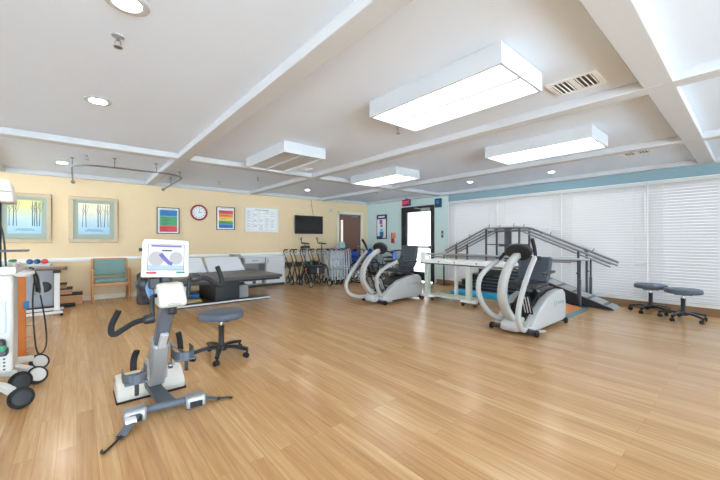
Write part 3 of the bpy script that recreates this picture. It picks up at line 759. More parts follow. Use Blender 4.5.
# ------------------------------------------------------------------ recumbent steppers
def make_stepper(label, loc, m, bk, sx=0.0, bh=1.0):
    # local x runs from the nose to the seat; m = side (+1/-1 in y) of the raised lever
    t = thing('recumbent_stepper', label, 'exercise machine', loc, 0, 'recumbent steppers')
    sh = MB()
    prof = [(.10, .05), (.02, .10), (.10, .17), (.28, .30), (.50, .42), (.80, .49), (1.08, .50), (1.17, .44), (1.20, .26), (1.18, .07), (1.05, .05)]
    for s in (1, -1):
        pr = MB().prism(prof, s*.13, s*.255, 'y').build('side_shell', 'shell_grey', t, bev=.022)
        if s == -1:
            text_mesh('lettering', 'NuStep', .075, 'machine_grey', pr, (.98, -.2575, .33), (PI/2, 0, 0), .001)
            MB().torus((.78, -.256, .33), (0, 1, 0), .04, .003, 22, 6).build('ring_emblem', 'machine_grey', pr)
    MB().prism([(.12, .06), (.06, .12), (.28, .33), (.5, .46), (.8, .525), (1.06, .53), (1.14, .45), (1.15, .08)], -.13, .13, 'y').build('centre_cover', 'black_plastic', t, bev=.015)
    ns = MB().prism([(-.06, .03), (-.10, .08), (-.06, .15), (.05, .19), (.30, .22), (.34, .06)], -.12, .12, 'y').build('nose', 'shell_grey', t, bev=.03)
    MB().box(-.02, .10, -.06, .06, .17, .205).build('nose_cover', 'dark_steel', ns, bev=.01)
    MB().tube([(.05, -.30, .045), (.05, .30, .045)], .022, 10).build('front_crossbar', 'dark_steel', t)
    for s in (1, -1): MB().lathe([(.02, -.02), (.042, -.015), (.042, .015), (.02, .02)], (.05, s*.30, .042), (0, 1, 0), 18).build('front_wheel', 'black_rubber', t)
    MB().tube([(1.10, -.26, .05), (1.10, .26, .05)], .022, 10).build('rear_crossbar', 'dark_steel', t)
    for s in (1, -1): MB().lathe([(.02, -.02), (.042, -.015), (.042, .015), (.02, .02)], (1.12, s*.275, .042), (0, 1, 0), 18).build('rear_wheel', 'black_rubber', t)
    # curved mast and console
    MB().strap([(.04, 0, .17), (-.13, 0, .30), (-.24, 0, .48), (-.22, 0, .68), (-.09, 0, .86), (.10, 0, .985), (.17, 0, 1.01)], .105, .075, (0, 1, 0), sm=7, taper=(1.1, .85)).build('mast', 'tube_white', t)
    TC = Matrix.Translation((.22, 0, 1.055)) @ Matrix.Rotation(math.radians(-24), 4, 'Y')
    c = MB(TC)
    n = 20; ring = [(.125*(1.0 if math.sin(2*PI*i/n) > 0 else .95)*math.sin(2*PI*i/n), .20*math.cos(2*PI*i/n)*(.78+.22*(math.sin(2*PI*i/n)*.5+.5))) for i in range(n)]
    c.prism([(p[1], p[0]) for p in ring], -.035, .03, 'x')
    co = c.build('console', 'black_plastic', t, bev=.015)
    c2 = MB(TC); c2.prism([(p[1]*.86, p[0]*.86) for p in ring], .03, .036, 'x'); c2.build('console_face', 'dark_steel', co, bev=.002)
    MB(TC).box(.036, .038, -.11, .11, -.02, .07).build('display', 'machine_grey', co)
    MB().lathe([(.028, -.02), (.028, .02)], (.33, -.21, .98), (0, 1, 0), 14).tube([(.28, -.1, 1.0), (.33, -.2, .98)], .012, 8).build('console_knob', 'black_plastic', co)
    # levers: raised one on side m, drawn-back one on the other side
    y = .20*m
    up = [(.12, y*.7, .13), (-.14, y*1.1, .11), (-.36, y*1.35, .20), (-.42, y*1.4, .38), (-.29, y*1.35, .60), (-.08, y*1.3, .83), (.09, y*1.3, 1.0)]
    o = MB().strap(up, .05, .06, (0, 1, 0), sm=6, taper=(1.1, .9)).build('arm_lever', 'tube_white', t)
    MB().tube([(.05, y*1.3, .96), (.10, y*1.3, 1.01), (.06, y*1.32, 1.12), (-.02, y*1.35, 1.23)], [.021, .023], 12, sm=4).build('hand_grip', 'black_rubber', o)
    y = -.20*m
    bk = [(a, y*b, c) for a, b, c in bk]
    o = MB().strap(bk, .05, .06, (0, 1, 0), sm=6, taper=(1.1, .9)).build('arm_lever', 'tube_white', t)
    ge = bk[-1]; MB().tube([(ge[0]-.04, ge[1], ge[2]-.01), (ge[0]+.04, ge[1], ge[2]+.02), (ge[0]+.12, ge[1]*.98, ge[2]+.06), (ge[0]+.16, ge[1]*.93, ge[2]+.10)], [.021, .023], 12, sm=4).build('hand_grip', 'black_rubber', o)
    for s in (1, -1):
        fp = MB().box(.10, .125, s*.15-.055, s*.15+.055, .24, .52, Matrix.Rotation(math.radians(-24), 3, 'Y')).build('foot_plate', 'black_rubber', t, bev=.008)
        k = MB()
        for q in (-.035, 0, .035): k.box(.094, .099, s*.15+q-.006, s*.15+q+.006, .26, .50, Matrix.Rotation(math.radians(-24), 3, 'Y'))
        k.build('plate_ribs', 'shell_grey', fp)
        MB().tube([(.13, s*.15, .36), (.36, s*.12, .30)], .016, 8).build('pedal_arm', 'steel_grey', t)
    MB().torus((.16, -.27, .055), (.15, .1, 1), .075, .017, 20, 8).build('lift_loop', 'tube_white', t)
    # seat
    TS = Matrix.Translation((sx, 0, 0))
    MB(TS).lathe([(.06, .50), (.06, .56)], (.82, 0, 0)).box(.55, 1.05, -.05, .05, .525, .545).build('seat_post', 'dark_steel', t)
    MB(TS).prism([(.50, .575), (.50, .61), (.56, .645), (.80, .63), (.97, .64), (.97, .575)], -.23, .23, 'y').build('seat', 'black_vinyl', t, bev=.025)
    bz = lambda z: .62+(z-.62)*bh
    MB(TS).prism([(x, bz(z)) for x, z in ((.93, .64), (.99, .63), (1.05, .70), (1.12, .95), (1.13, 1.08), (1.09, 1.11), (1.05, 1.09), (1.02, .92), (.96, .76))], -.21, .21, 'y').build('backrest', 'slate_vinyl', t, bev=.035)
    for s in (1, -1):
        a = MB(TS).tube([(1.03, s*.22, .76), (.98, s*.275, .78), (.75, s*.28, .77), (.62, s*.28, .755)], .016, 10, sm=4).build('armrest', 'dark_steel', t)
        MB(TS).strap([(.95, s*.28, .79), (.62, s*.28, .775)], .06, .03, (0, 1, 0)).build('arm_pad', 'black_vinyl', a, bev=.006)
    MB(TS).tube([(.62, -.2, .57), (.52, -.27, .56), (.42, -.28, .58)], .012, 8).build('seat_lever', 'steel_grey', t)
    MB().tube([(.22, .05, 1.0), (.30, .03, .85), (.28, .02, .62), (.3, 0, .40)], .006, 6, sm=4).build('cable', 'black_plastic', t)
    return t
make_stepper('grey recumbent stepper in side view in front of the glass exit door', (4.35, 4.77, 0), 1, [(.12, .8, .14), (-.02, 1.15, .22), (-.12, 1.35, .36), (-.14, 1.4, .52), (-.02, 1.4, .65), (.20, 1.35, .735), (.42, 1.3, .80)])
make_stepper('grey recumbent stepper nearest the viewpoint, facing out before the training stairs', (4.35, 2.06, 0), -1, [(.12, .75, .14), (-.06, 1.1, .20), (-.24, 1.3, .36), (-.33, 1.4, .56), (-.28, 1.4, .73), (-.08, 1.35, .85), (.14, 1.3, .93)], -.32, .74)

# ------------------------------------------------------------------ training stairs with ramp
t = thing('training_stairs', 'black training stairs with long carpeted ramp and peaked steel handrails', 'training stairs', (0, 0, 0))
XA, XB = 7.08, 7.53
pl = MB()
n = 4
for i in range(n):
    y1 = 4.78-i*.22; h = .145*(i+1)
    pl.box(XA, XB, 3.15, y1, .145*i, h-.02)
body = pl.build('step_body', 'stair_black', t, bev=.004)
for i in range(n):
    y1 = 4.78-i*.22; h = .145*(i+1)
    MB().box(XA-.01, XB+.01, (y1-.24) if i < 3 else 3.15, y1+.012, h-.02, h).build('tread', 'ramp_stripe' if i < 3 else 'ramp_grip', t, bev=.004)
k = MB()
for i in range(7): k.box(XA-.012, XA, 3.2, 4.6-i*.17 if i*.07+.05 < .5 else 3.5, .045+i*.073, .06+i*.073)
k.build('side_slats', 'blue_grey', t, smooth=False)
MB().prism([(3.15, .0), (3.15, .56), (1.64, .03), (1.60, 0)], XA, XB, 'x').build('ramp_body', 'stair_black', t, bev=.004)
MB().prism([(3.15, .58), (3.15, .562), (1.62, .022), (1.56, .0), (1.56, .006), (1.62, .042)], XA+.02, XB-.02, 'x').build('ramp_surface', 'ramp_grip', t, smooth=False)
for i in range(6):
    y = 2.98-i*.25; z = .58-(3.15-y)*(.538/1.53)+.002
    MB().hexa([(XA+.03, y, z), (XB-.03, y, z), (XB-.03, y-.05, z-.0176), (XA+.03, y-.05, z-.0176)], [(XA+.03, y, z+.003), (XB-.03, y, z+.003), (XB-.03, y-.05, z-.0146), (XA+.03, y-.05, z-.0146)]).build('grip_strip', 'ramp_stripe', t, smooth=False)
MB().prism([(3.15, .50), (3.15, .575), (1.58, .025), (1.56, .0)], XA-.03, XA, 'x').build('ramp_curb', 'stair_black', t)
MB().prism([(3.15, .50), (3.15, .575), (1.58, .025), (1.56, .0)], XB, XB+.03, 'x').build('ramp_curb', 'stair_black', t)
for x in (XA-.015, XB+.015):
    MB().tube([(x, 5.02, .95), (x, 3.95, 1.475), (x, 3.88, 1.49), (x, 3.20, 1.49), (x, 3.12, 1.47), (x, 1.60, .81)], .023, 10).build('handrail', 'steel_grey', t)
    MB().tube([(x+.03, 5.0, .90), (x+.03, 3.95, 1.415), (x+.03, 3.20, 1.43), (x+.03, 1.62, .75)], .017, 8).build('lower_handrail', 'steel_grey', t)
    for y, z0, z1 in ((3.92, .50, 1.47), (3.18, .50, 1.47), (2.10, .15, 1.02), (4.70, .1, 1.10)):
        MB().box(x-.018, x+.018, y-.018, y+.018, z0, z1).build('post', 'dark_steel', t, bev=.004)
    for y, z in ((4.7, 1.12), (4.35, 1.30), (3.85, 1.51), (3.3, 1.51), (2.75, 1.33), (2.0, 1.0)):
        MB().tube([(x, y, z-.01), (x, y, z+.025), (x-.03, y-.03, z+.055)], .007, 6).build('clamp_lever', 'dark_steel', t)
MB().box(XA-.02, XB+.02, 3.50, 3.62, 1.08, 1.12).box(XA+.1, XA+.19, 3.5, 3.56, .58, 1.48).box(XA+.28, XA+.33, 3.5, 3.56, .58, 1.48).build('centre_bracket', 'dark_steel', t, bev=.005)
for x in (XA-.015, XB+.015): MB().tube([(x, 3.92, 1.12), (x, 3.18, 1.12)], .012, 8).build('guard_bar', 'dark_steel', t)

# parallel bars running the length of the window
t = thing('parallel_bars', 'long horizontal steel parallel bars on height adjustable posts along windows', 'parallel bars', (0, 0, 0))
for x in (6.98, 7.605):
    MB().tube([(x, 1.93, .865), (x, 5.65, .865)], .02, 12).lathe([(.022, 0), (.022, .03)], (x, 1.93, .865), (0, -1, 0), 12).build('bar', 'alu_silver', t)
    MB().tube([(x, 2.2, .80), (x, 5.4, .80)], .012, 8).build('lower_bar', 'steel_grey', t)
    for y in (2.05, 5.45):
        p = MB().tube([(x, y, .01), (x, y, .50)], .024, 10).tube([(x, y, .45), (x, y, .85)], .017, 10).build('post', 'dark_steel', t)
        MB().box(x-.05, x+.05, y-.09, y+.09, 0, .012).build('foot_plate', 'dark_steel', p, bev=.003)
        MB().tube([(x, y, .62), (x-.09, y+.02, .62)], .008, 6).ball((x-.1, y+.02, .62), .014).build('adjust_knob', 'black_plastic', p)

# white mobile exercise table
t = thing('mobile_exercise_table', 'white wheeled exercise table with thin dark edged top behind the steppers', 'table', (5.45, 3.5, 0))
MB().box(-.10, .42, -.85, .90, .765, .83).build('table_top', 'white_paint', t, bev=.008)
MB().box(-.11, .43, -.86, .91, .745, .765).build('top_edge', 'dark_steel', t, bev=.003)
for y in (-.14, .80):
    MB().box(-.045, .045, y-.045, y+.045, .09, .745).build('leg', 'pale_green_metal', t, bev=.006)
    MB().box(-.05, .05, y-.155, y+.155, .075, .115).box(-.04, .40, y-.035, y+.035, .07, .105).build('foot', 'white_paint', t, bev=.008)
    for dx, dy in ((0, -.12), (0, .12), (.36, 0)):
        MB().lathe([(.01, .05), (.01, .08)], (dx, y+dy, 0), n=8).lathe([(.01, -.014), (.035, -.012), (.035, .012), (.01, .014)], (dx-.01, y+dy, .036), (.5, 1, 0), 16).build('caster', 'caster_brown', t)
MB().box(-.02, .32, -.12, .78, .10, .13).build('base_rails_and_reflection', 'pale_green_metal', t, bev=.004)  # pale slab standing in for base rails and the shiny floor reflection
MB().box(.28, .33, .30, .36, .13, .745).build('brace_post', 'white_paint', t, bev=.004)
MB().box(-.1, -.06, .80, .90, .83, .98).box(-.09, -.05, .7, .9, .9, .93).build('end_bracket', 'white_paint', t, bev=.006)
for y in (.45, .1, -.35): MB().lathe([(.012, 0), (.012, .015)], (-.10, y, .80), (-1, 0, 0), 10).build('clamp_stud', 'black_plastic', t)

o = MB().box(6.52, 6.88, 3.10, 4.50, 0, .075).build('exercise_mat', 'blue_foam', bev=.015)
tag(o, 'bright blue foam mat on floor before the training stairs', 'mat')

t = thing('slant_board', 'orange wooden slant board with teal edge on floor by ramp', 'slant board', (6.35, 2.2, 0))
MB().hexa([(-.5, -.24, 0), (.5, -.24, 0), (.5, .3, 0), (-.5, .3, 0)], [(-.5, -.24, .015), (.5, -.24, .015), (.5, .3, .10), (-.5, .3, .10)]).build('board', 'wood_orange', t, bev=.003)
MB().hexa([(-.5, -.33, 0), (.5, -.33, 0), (.5, -.245, 0), (-.5, -.245, 0)], [(-.5, -.33, .008), (.5, -.33, .008), (.5, -.245, .018), (-.5, -.245, .018)]).build('edge_strip', 'teal_edge', t)

# ------------------------------------------------------------------ mat table with wedges
t = thing('treatment_table', 'low wide treatment table with dark grey padded top by yellow wall', 'treatment table', (0, 0, 0))
MB().box(1.22, 3.32, 6.45, 8.27, .44, .505).build('padded_top', 'mat_vinyl', t, bev=.02)
MB().box(1.26, 3.28, 6.49, 8.23, .40, .44).build('top_frame', 'black_plastic', t, bev=.005)
MB().box(1.25, 3.08, 6.56, 6.74, 0, .05).build('base_bar', 'dark_steel', t, bev=.008)
MB().box(1.25, 3.08, 7.92, 8.1, 0, .05).build('base_bar', 'dark_steel', t, bev=.008)
MB().box(1.24, 3.09, 6.545, 6.56, .02, .05).build('base_bar_edge', 'cabinet_white', t, bev=.003)
MB().box(2.05, 2.52, 6.75, 7.9, .0, .40).build('pedestal', 'black_plastic', t, bev=.01)
def wedge(x0, x1, label):
    o = MB().hexa([(x0, 7.80, .506), (x1, 7.80, .506), (x1, 8.25, .506), (x0, 8.25, .506)], [(x0, 7.81, .53), (x1, 7.81, .53), (x1-.02, 8.22, .82), (x0+.02, 8.22, .82)]).build('wedge_cushion', 'wedge_white', bev=.02)
    tag(o, label, 'cushion', 'white wedge cushions on the treatment table')
wedge(1.30, 2.19, 'white wedge cushion on treatment table, partly behind the cycle monitor')
wedge(2.23, 3.05, 'white wedge cushion on treatment table nearest the grey cabinet')
t = thing('balance_disc', 'flat yellow rimmed round cushion stored under the treatment table', 'cushion', (1.62, 7.04, .0))
MB().lathe([(.05, 0), (.24, .0), (.26, .03), (.24, .06)], n=28).build('rim', 'yellow', t)
MB().lathe([(.23, .06), (.21, .085), (.05, .09)], n=28).build('top', 'cabinet_grey', t)
o = MB().box(1.55, 1.93, 7.38, 7.8, 0, .12).build('folded_mat', 'blue', bev=.02); tag(o, 'blue folded mat stored under the treatment table', 'mat')
o = MB().box(2.56, 2.78, 6.95, 7.2, 0, .28).build('storage_box', 'cabinet_grey', bev=.01); tag(o, 'pale grey storage box under right end of treatment table', 'box')
t = thing('black_bolster', 'black padded bolster standing left of the treatment table', 'bolster', (1.0, 7.55, 0))
MB().lathe([(.10, 0), (.14, .02), (.14, .56), (.10, .60)], n=22).build('body', 'black_vinyl', t)
MB().strap([(-.05, -.13, .48), (0, -.17, .42), (.05, -.13, .48)], .03, .006, (0, 0, 1), sm=3).build('carry_strap', 'dark_steel', t)

# ------------------------------------------------------------------ cabinet under the board
t = thing('base_cabinet', 'grey white cabinet unit with drawer above an open binder shelf', 'cabinet', (3.49, 8.30, 0))
MB().box(-.28, .28, .03, .40, 0, .07).build('plinth', 'cabinet_dark', t)
MB().box(-.29, -.265, 0, .40, .07, .76).box(.265, .29, 0, .40, .07, .76).box(-.265, .265, .38, .40, .07, .76).box(-.265, .265, 0, .38, .07, .09).box(-.265, .265, .01, .38, .60, .62).build('carcass', 'cabinet_grey', t, bev=.002)
dr = MB().box(-.26, .26, -.018, 0, .625, .755).build('drawer', 'cabinet_white', t, bev=.004)
MB().tube([(-.07, -.018, .69), (-.06, -.04, .69), (.06, -.04, .69), (.07, -.018, .69)], .006, 8).build('handle', 'dark_steel', dr)
t = thing('base_cabinet', 'grey white cabinet unit with single closed door beside the walkers', 'cabinet', (4.06, 8.30, 0))
MB().box(-.27, .27, .03, .40, 0, .07).build('plinth', 'cabinet_dark', t)
MB().box(-.275, .275, 0, .40, .07, .76).build('carcass', 'cabinet_grey', t, bev=.002)
dr = MB().box(-.265, .265, -.018, 0, .08, .755).build('door', 'cabinet_white', t, bev=.004)
MB().tube([(-.23, -.018, .72), (-.23, -.04, .71), (-.23, -.04, .62), (-.23, -.018, .61)], .006, 8).build('handle', 'dark_steel', dr)
o = MB().box(3.16, 4.38, 8.26, 8.71, .761, .795).build('countertop', 'cabinet_white', bev=.006); tag(o, 'pale countertop lying across both cabinet units', 'countertop')
o = MB().box(2.98, 3.15, 8.36, 8.70, 0, .86).build('end_panel', 'cabinet_grey', bev=.006); tag(o, 'grey upright end panel left of the cabinets', 'panel')
for i, (x, w_, h, lab) in enumerate(((3.24, .07, .34, 'first white binder from left on open cabinet shelf'), (3.315, .07, .33, 'second white binder from left on open cabinet shelf'), (3.39, .065, .34, 'third white binder from left on open cabinet shelf'), (3.54, .08, .33, 'white binder with yellow label on open cabinet shelf'), (3.63, .07, .32, 'rightmost white binder on open cabinet shelf'))):
    t = thing('binder', lab, 'binder', (x, 8.36, .091), 0, 'binders on the cabinet shelf')
    MB().box(0, w_, 0, .28, 0, h).build('cover', 'paper_white', t, bev=.005)
    MB().box(.015, w_-.015, -.002, 0, .12, .22).build('spine_label', 'yellow' if i == 3 else 'ink_grey', t)

# ------------------------------------------------------------------ teal armchair
t = thing('armchair', 'wooden armchair with teal seat and back against yellow wall', 'chair', (.52, 8.14, 0))
for s, nm in ((-1, 'side_frame'), (1, 'side_frame')):
    x = s*.29
    MB().strap([(x, .06, 0), (x, .04, .35), (x, .05, .60)], .035, .045, (1, 0, 0)).strap([(x, .04, .61), (x, .25, .63), (x, .46, .62)], .05, .03, (1, 0, 0), sm=4).box(x-.016, x+.016, .06, .5, .27, .32).build(nm, 'wood_maple', t, bev=.006)
    MB().strap([(x, .54, 0), (x, .47, .35), (x, .50, .62), (x, .555, .83)], .035, .045, (1, 0, 0), sm=3).build('rear_leg', 'wood_maple', t, bev=.006)
for a_, b_, c_ in ((.03, .055, .32), (.46, .49, .30)): MB().box(-.275, .275, a_, b_, c_, c_+.06).build('seat_rail', 'wood_maple', t, bev=.005)
MB().box(-.27, .27, .02, .49, .38, .455).build('seat', 'teal_fabric', t, bev=.025)
MB().hexa([(-.27, .47, .50), (.27, .47, .50), (.27, .52, .49), (-.27, .52, .49)], [(-.27, .53, .82), (.27, .53, .82), (.27, .575, .81), (-.27, .575, .81)]).build('backrest', 'teal_fabric', t, bev=.018)
MB().box(-.275, .275, .535, .56, .81, .845).build('top_rail', 'wood_maple', t, bev=.006)

# ------------------------------------------------------------------ walkers, rollators and wheelchairs
def wheel(mb_t, c, ax, R, name, parent, tire='black_rubber', spokes=8):
    o = MB().torus(c, ax, R-.014, .014, 26, 8).build(name, tire, parent)
    k = MB().torus(c, ax, R-.032, .007, 24, 6).lathe([(.02, -.025), (.02, .025)], c, ax, 12)
    axv = V(ax).normalized(); sd, u = frame_of(axv)
    for i in range(spokes):
        a = 2*PI*i/spokes; k.tube([V(c), V(c)+(sd*math.cos(a)+u*math.sin(a))*(R-.03)], .004, 5)
    k.build('rim', 'alu_silver', o)
    return o
# forearm rollator
t = thing('forearm_rollator', 'tall black rollator with two forearm rests in front of the walkers', 'rollator', (4.84, 7.55, 0), math.radians(-6))
f = MB()
for s in (1, -1):
    f.tube([(s*.26, -.30, .12), (s*.26, -.18, .50), (s*.25, .05, .56), (s*.25, .16, .58)], .016, 8, sm=4)
    f.tube([(s*.25, .05, .56), (s*.26, .22, .30), (s*.26, .30, .10)], .016, 8, sm=4)
    f.tube([(s*.25, -.15, .50), (s*.26, .20, .33)], .012, 8)
f.tube([(-.25, .05, .50), (.25, .05, .50)], .014, 8).tube([(-.26, .22, .30), (.26, .22, .30)], .012, 8)
f.build('frame', 'frame_black', t)
for s in (1, -1):
    MB().tube([(s*.25, .10, .55), (s*.25, .12, 1.10)], .014, 8).build('upright', 'dark_steel', t)
    MB().strap([(s*.25, -.08, 1.12), (s*.25, .08, 1.13), (s*.25, .26, 1.14)], .10, .03, (1, 0, 0)).build('forearm_pad', 'black_vinyl', t, bev=.01)
    MB().tube([(s*.25, .24, 1.12), (s*.25, .34, 1.14), (s*.24, .36, 1.20), (s*.22, .37, 1.30)], .012, 8, sm=3).tube([(s*.24, .36, 1.20), (s*.27, .40, 1.28)], .01, 8).build('hand_grip', 'dark_steel', t)
    wheel(None, (s*.27, -.30, .10), (1, .1, 0), .10, 'wheel', t); wheel(None, (s*.27, .30, .10), (1, -.1, 0), .10, 'wheel', t)
MB().box(-.23, .23, -.16, .12, .51, .545).build('seat', 'black_vinyl', t, bev=.012)
MB().box(-.21, .21, -.14, .10, .33, .50).build('basket', 'black_vinyl', t, bev=.02)
MB().box(-.02, .02, -.15, -.14, .34, .49).build('reflector', 'cabinet_white', t)

def rollator(label, loc, rz, m):
    t = thing('folded_rollator', label, 'rollator', loc, rz, 'folded rollators beside the cabinet')
    f = MB()
    for s in (1, -1):
        f.tube([(s*.09, -.26, .10), (s*.09, -.10, .50), (s*.10, .12, .84), (s*.10, .14, .90)], .014, 8, sm=4)
        f.tube([(s*.09, .24, .10), (s*.09, .10, .45), (s*.10, .03, .62)], .014, 8, sm=3)
    f.tube([(-.09, -.1, .5), (.09, -.1, .5)], .012, 8).tube([(-.09, .1, .45), (.09, .1, .45)], .012, 8)
    f.build('frame', m, t)
    for s in (1, -1):
        MB().tube([(s*.10, .14, .90), (s*.10, .08, .95), (s*.10, -.06, .95)], .016, 8, sm=3).build('hand_grip', 'black_rubber', t)
        MB().tube([(s*.10, .06, .90), (s*.115, -.02, .86), (s*.11, -.06, .90)], .007, 6, sm=3).build('brake_lever', 'dark_steel', t)
        wheel(None, (s*.10, -.27, .095), (1, 0, 0), .095, 'wheel', t, spokes=5); wheel(None, (s*.10, .25, .095), (1, 0, 0), .095, 'wheel', t, spokes=5)
    MB().box(-.07, .07, -.05, .08, .48, .60).build('folded_seat', 'black_vinyl', t, bev=.015)
    return t
r0 = rollator('folded dark rollator standing closest to the cabinet door', (4.50, 8.33, 0), math.radians(4), 'frame_black')
rollator('folded bronze framed rollator second from the cabinet', (4.80, 8.33, 0), math.radians(-3), mat('bronze_frame', (92, 74, 62), .4, .4))
rollator('folded teal framed rollator behind the tall forearm rollator', (5.09, 8.33, 0), math.radians(3), 'teal_frame')
t = rollator('folded dark rollator half hidden behind right side of forearm rollator', (5.37, 8.33, 0), math.radians(-2), 'frame_black')

def make_walker(label, loc, rz):
    t = thing('folding_walker', label, 'walker', loc, rz, 'folded aluminium walkers along the yellow wall')
    for s in (1, -1):
        y = s*.036
        f = MB().tube([(-.23, y*1.4, .05), (-.19, y, .55), (-.16, y, .86), (-.10, y, .94), (.10, y, .94), (.16, y, .86), (.19, y, .55), (.23, y*1.4, .05)], .0125, 8, sm=3)
        f.tube([(-.205, y, .40), (.205, y, .40)], .010, 8)
        sd = f.build('side_frame', 'alu_silver', t)
        MB().tube([(-.09, y, .945), (.09, y, .945)], .018, 10).build('hand_grip', 'black_rubber' if s > 0 else 'lilac_cloth', sd)
        wheel(None, (-.235, y*1.75, .062), (0, 1, 0), .062, 'wheel', t, spokes=4)
        MB().lathe([(.018, 0), (.02, .05), (.014, .06)], (.23, y*1.4, 0), n=12).build('rubber_tip', 'black_rubber', t)
    MB().tube([(-.17, -.036, .70), (-.20, 0, .68), (-.17, .036, .70)], .012, 8, sm=3).tube([(-.18, -.036, .50), (-.21, 0, .48), (-.18, .036, .50)], .012, 8, sm=3).build('front_brace', 'walker_blue', t)
    return t
wlab = ['first folded aluminium walker from the left, beside the last folded rollator', 'second folded aluminium walker from the left in the back row', 'third folded aluminium walker from the left in the back row', 'fourth folded aluminium walker from the left in the back row',
        'fifth folded aluminium walker from the left, under the mint bag', 'sixth folded aluminium walker from left in the back row, next to door frame',
        'front row folded aluminium walker nearest the forearm rollator', 'second folded aluminium walker in the front row', 'third folded aluminium walker in the front row', 'front row folded aluminium walker beside the first wheelchair']
wp = [(5.60, 8.33, 1.55), (5.78, 8.33, 1.60), (5.96, 8.33, 1.53), (6.14, 8.33, 1.58), (6.32, 8.33, 1.55), (6.50, 8.33, 1.57), (5.36, 7.62, 1.42), (5.53, 7.62, 1.45), (5.70, 7.62, 1.40), (5.87, 7.62, 1.43)]
w0 = make_walker(wlab[0], (*wp[0][:2], 0), wp[0][2])
for l, p in list(zip(wlab, wp))[1:]: dup(w0, (p[0], p[1], 0), p[2], l)
# cloths hung on the walkers
def bag(label, x, y, z0, z1, wx, m):
    s = MB(Matrix.Translation((x, y, 0)) @ Matrix.Rotation(.35, 4, 'Z'))
    s.hexa([(-wx*1.05, -.05, z0), (wx*.95, -.055, z0+.02), (wx, .05, z0), (-wx, .05, z0+.01)], [(-wx*.8, -.02, z1), (wx*.8, -.025, z1+.01), (wx*.8, .02, z1), (-wx*.8, .02, z1-.01)])
    o = s.build('walker_bag', m, bev=.02); tag(o, label, 'bag')
bag('pale mint cloth bag hung on top of the walkers near brown door', 6.30, 8.33, .965, 1.16, .17, 'mint_cloth')
bag('lilac cloth bag hung over the walkers below the television', 5.62, 7.62, .965, 1.06, .13, 'lilac_cloth')
bag('dark padded bag resting on the walkers behind the forearm rollator', 4.98, 8.30, .975, 1.06, .2, 'black_vinyl')

def make_wheelchair(label, loc, rz, seatm='wheelchair_blue'):
    t = thing('wheelchair', label, 'wheelchair', loc, rz, 'wheelchairs parked by the brown door')
    f = MB()
    for s in (1, -1):
        x = s*.17
        f.tube([(x, .22, .92), (x, .16, .90), (x, .16, .30), (x, -.20, .30)], .012, 8)
        f.tube([(x, .16, .48), (x, -.26, .48), (x, -.34, .30), (x, -.42, .12)], .012, 8)
        f.tube([(x, .16, .70), (x, -.12, .70), (x, -.14, .48)], .011, 8)
    f.tube([(-.17, .05, .32), (.17, .0, .47)], .01, 8).tube([(.17, .05, .32), (-.17, .0, .47)], .01, 8)
    f.build('frame', 'dark_steel', t)
    for s in (1, -1):
        wheel(None, (s*.225, .14, .30), (1, 0, 0), .30, 'drive_wheel', t, spokes=12)
        wheel(None, (s*.18, -.30, .10), (1, .15, 0), .10, 'caster_wheel', t, spokes=5)
        MB().box(s*.17-.025, s*.17+.025, -.13, .13, .705, .73).build('arm_pad', 'black_vinyl', t, bev=.008)
        MB().tube([(s*.17, .20, .915), (s*.17, .32, .91)], .016, 8).build('push_handle', 'black_rubber', t)
        MB().box(s*.10-.065, s*.10+.065, -.52, -.36, .09, .105).build('footrest', 'black_plastic', t, bev=.004)
    MB().box(-.16, .16, -.25, .15, .475, .50).build('seat', seatm, t, bev=.01)
    MB().box(-.165, .165, .145, .175, .52, .90).build('backrest', seatm, t, bev=.01)
    return t
wc = make_wheelchair('blue wheelchair with seat turned outward, first one in the row', (6.36, 7.35, 0), math.radians(48))
dup(wc, (6.86, 8.2, 0), math.radians(8), 'blue wheelchair second from the walkers in front of brown door')
dup(wc, (7.40, 8.2, 0), math.radians(-6), 'blue wheelchair third from walkers, near the wall corner')
make_wheelchair('bright blue backed wheelchair closest to the exit door', (7.12, 7.05, 0), math.radians(205), mat('bright_blue_vinyl', (20, 88, 214), .5))
t = thing('orange_seat_cushion', 'orange cushion lying on the first wheelchair seat', 'cushion', (6.36, 7.35, .502), math.radians(48))
MB().box(-.14, .14, -.22, .1, 0, .05).build('pad', 'wood_orange', t, bev=.018)
MB().box(-.1, .1, -.225, -.22, .01, .04).build('seam_band', 'orange', t)

# ------------------------------------------------------------------ medical cart at the left edge
t = thing('medical_cart', 'tall white medical cart with head unit on black pole at left edge', 'medical cart', (-.66, 3.88, 0))
MB().box(-.30, .29, -.25, .04, .22, .96).build('cabinet_body', 'white_plastic', t, bev=.02)
dpn = MB().box(-.27, .255, -.262, -.25, .52, .76).build('door_panel', 'dull_blue_panel', t, bev=.006)
MB().box(-.27, .255, -.258, -.25, .79, .93).build('upper_drawer', 'cabinet_white', t, bev=.006)
g = MB()
for i in range(9):
    for j in range(4): g.lathe([(.008, .0), (.008, .002)], (.02+i*.028, -.25, .25+j*.026), (0, -1, 0), 8)
g.build('vent_holes', 'vent_dark', t)
MB().box(-.34, .31, -.29, .28, .96, 1.0).box(-.34, .31, -.29, -.27, 1.0, 1.02).box(.295, .31, -.29, .28, 1.0, 1.02).build('top_tray', 'white_plastic', t, bev=.012)
MB().tube([(.28, -.12, .95), (.34, -.11, .945), (.365, .0, .945), (.36, .12, .945), (.28, .14, .95)], .02, 10, sm=4).build('push_handle', 'white_plastic', t)
bk = MB().box(-.2, .27, -.35, -.26, .37, .42).build('basket', 'dark_steel', t, bev=.01)
MB().box(-.2, .26, -.345, -.27, .42, .49).build('basket_contents', 'black_vinyl', bk, bev=.02)
MB().box(.20, .262, -.352, -.28, .405, .45).build('green_clip', 'leaf_green', bk, bev=.01)
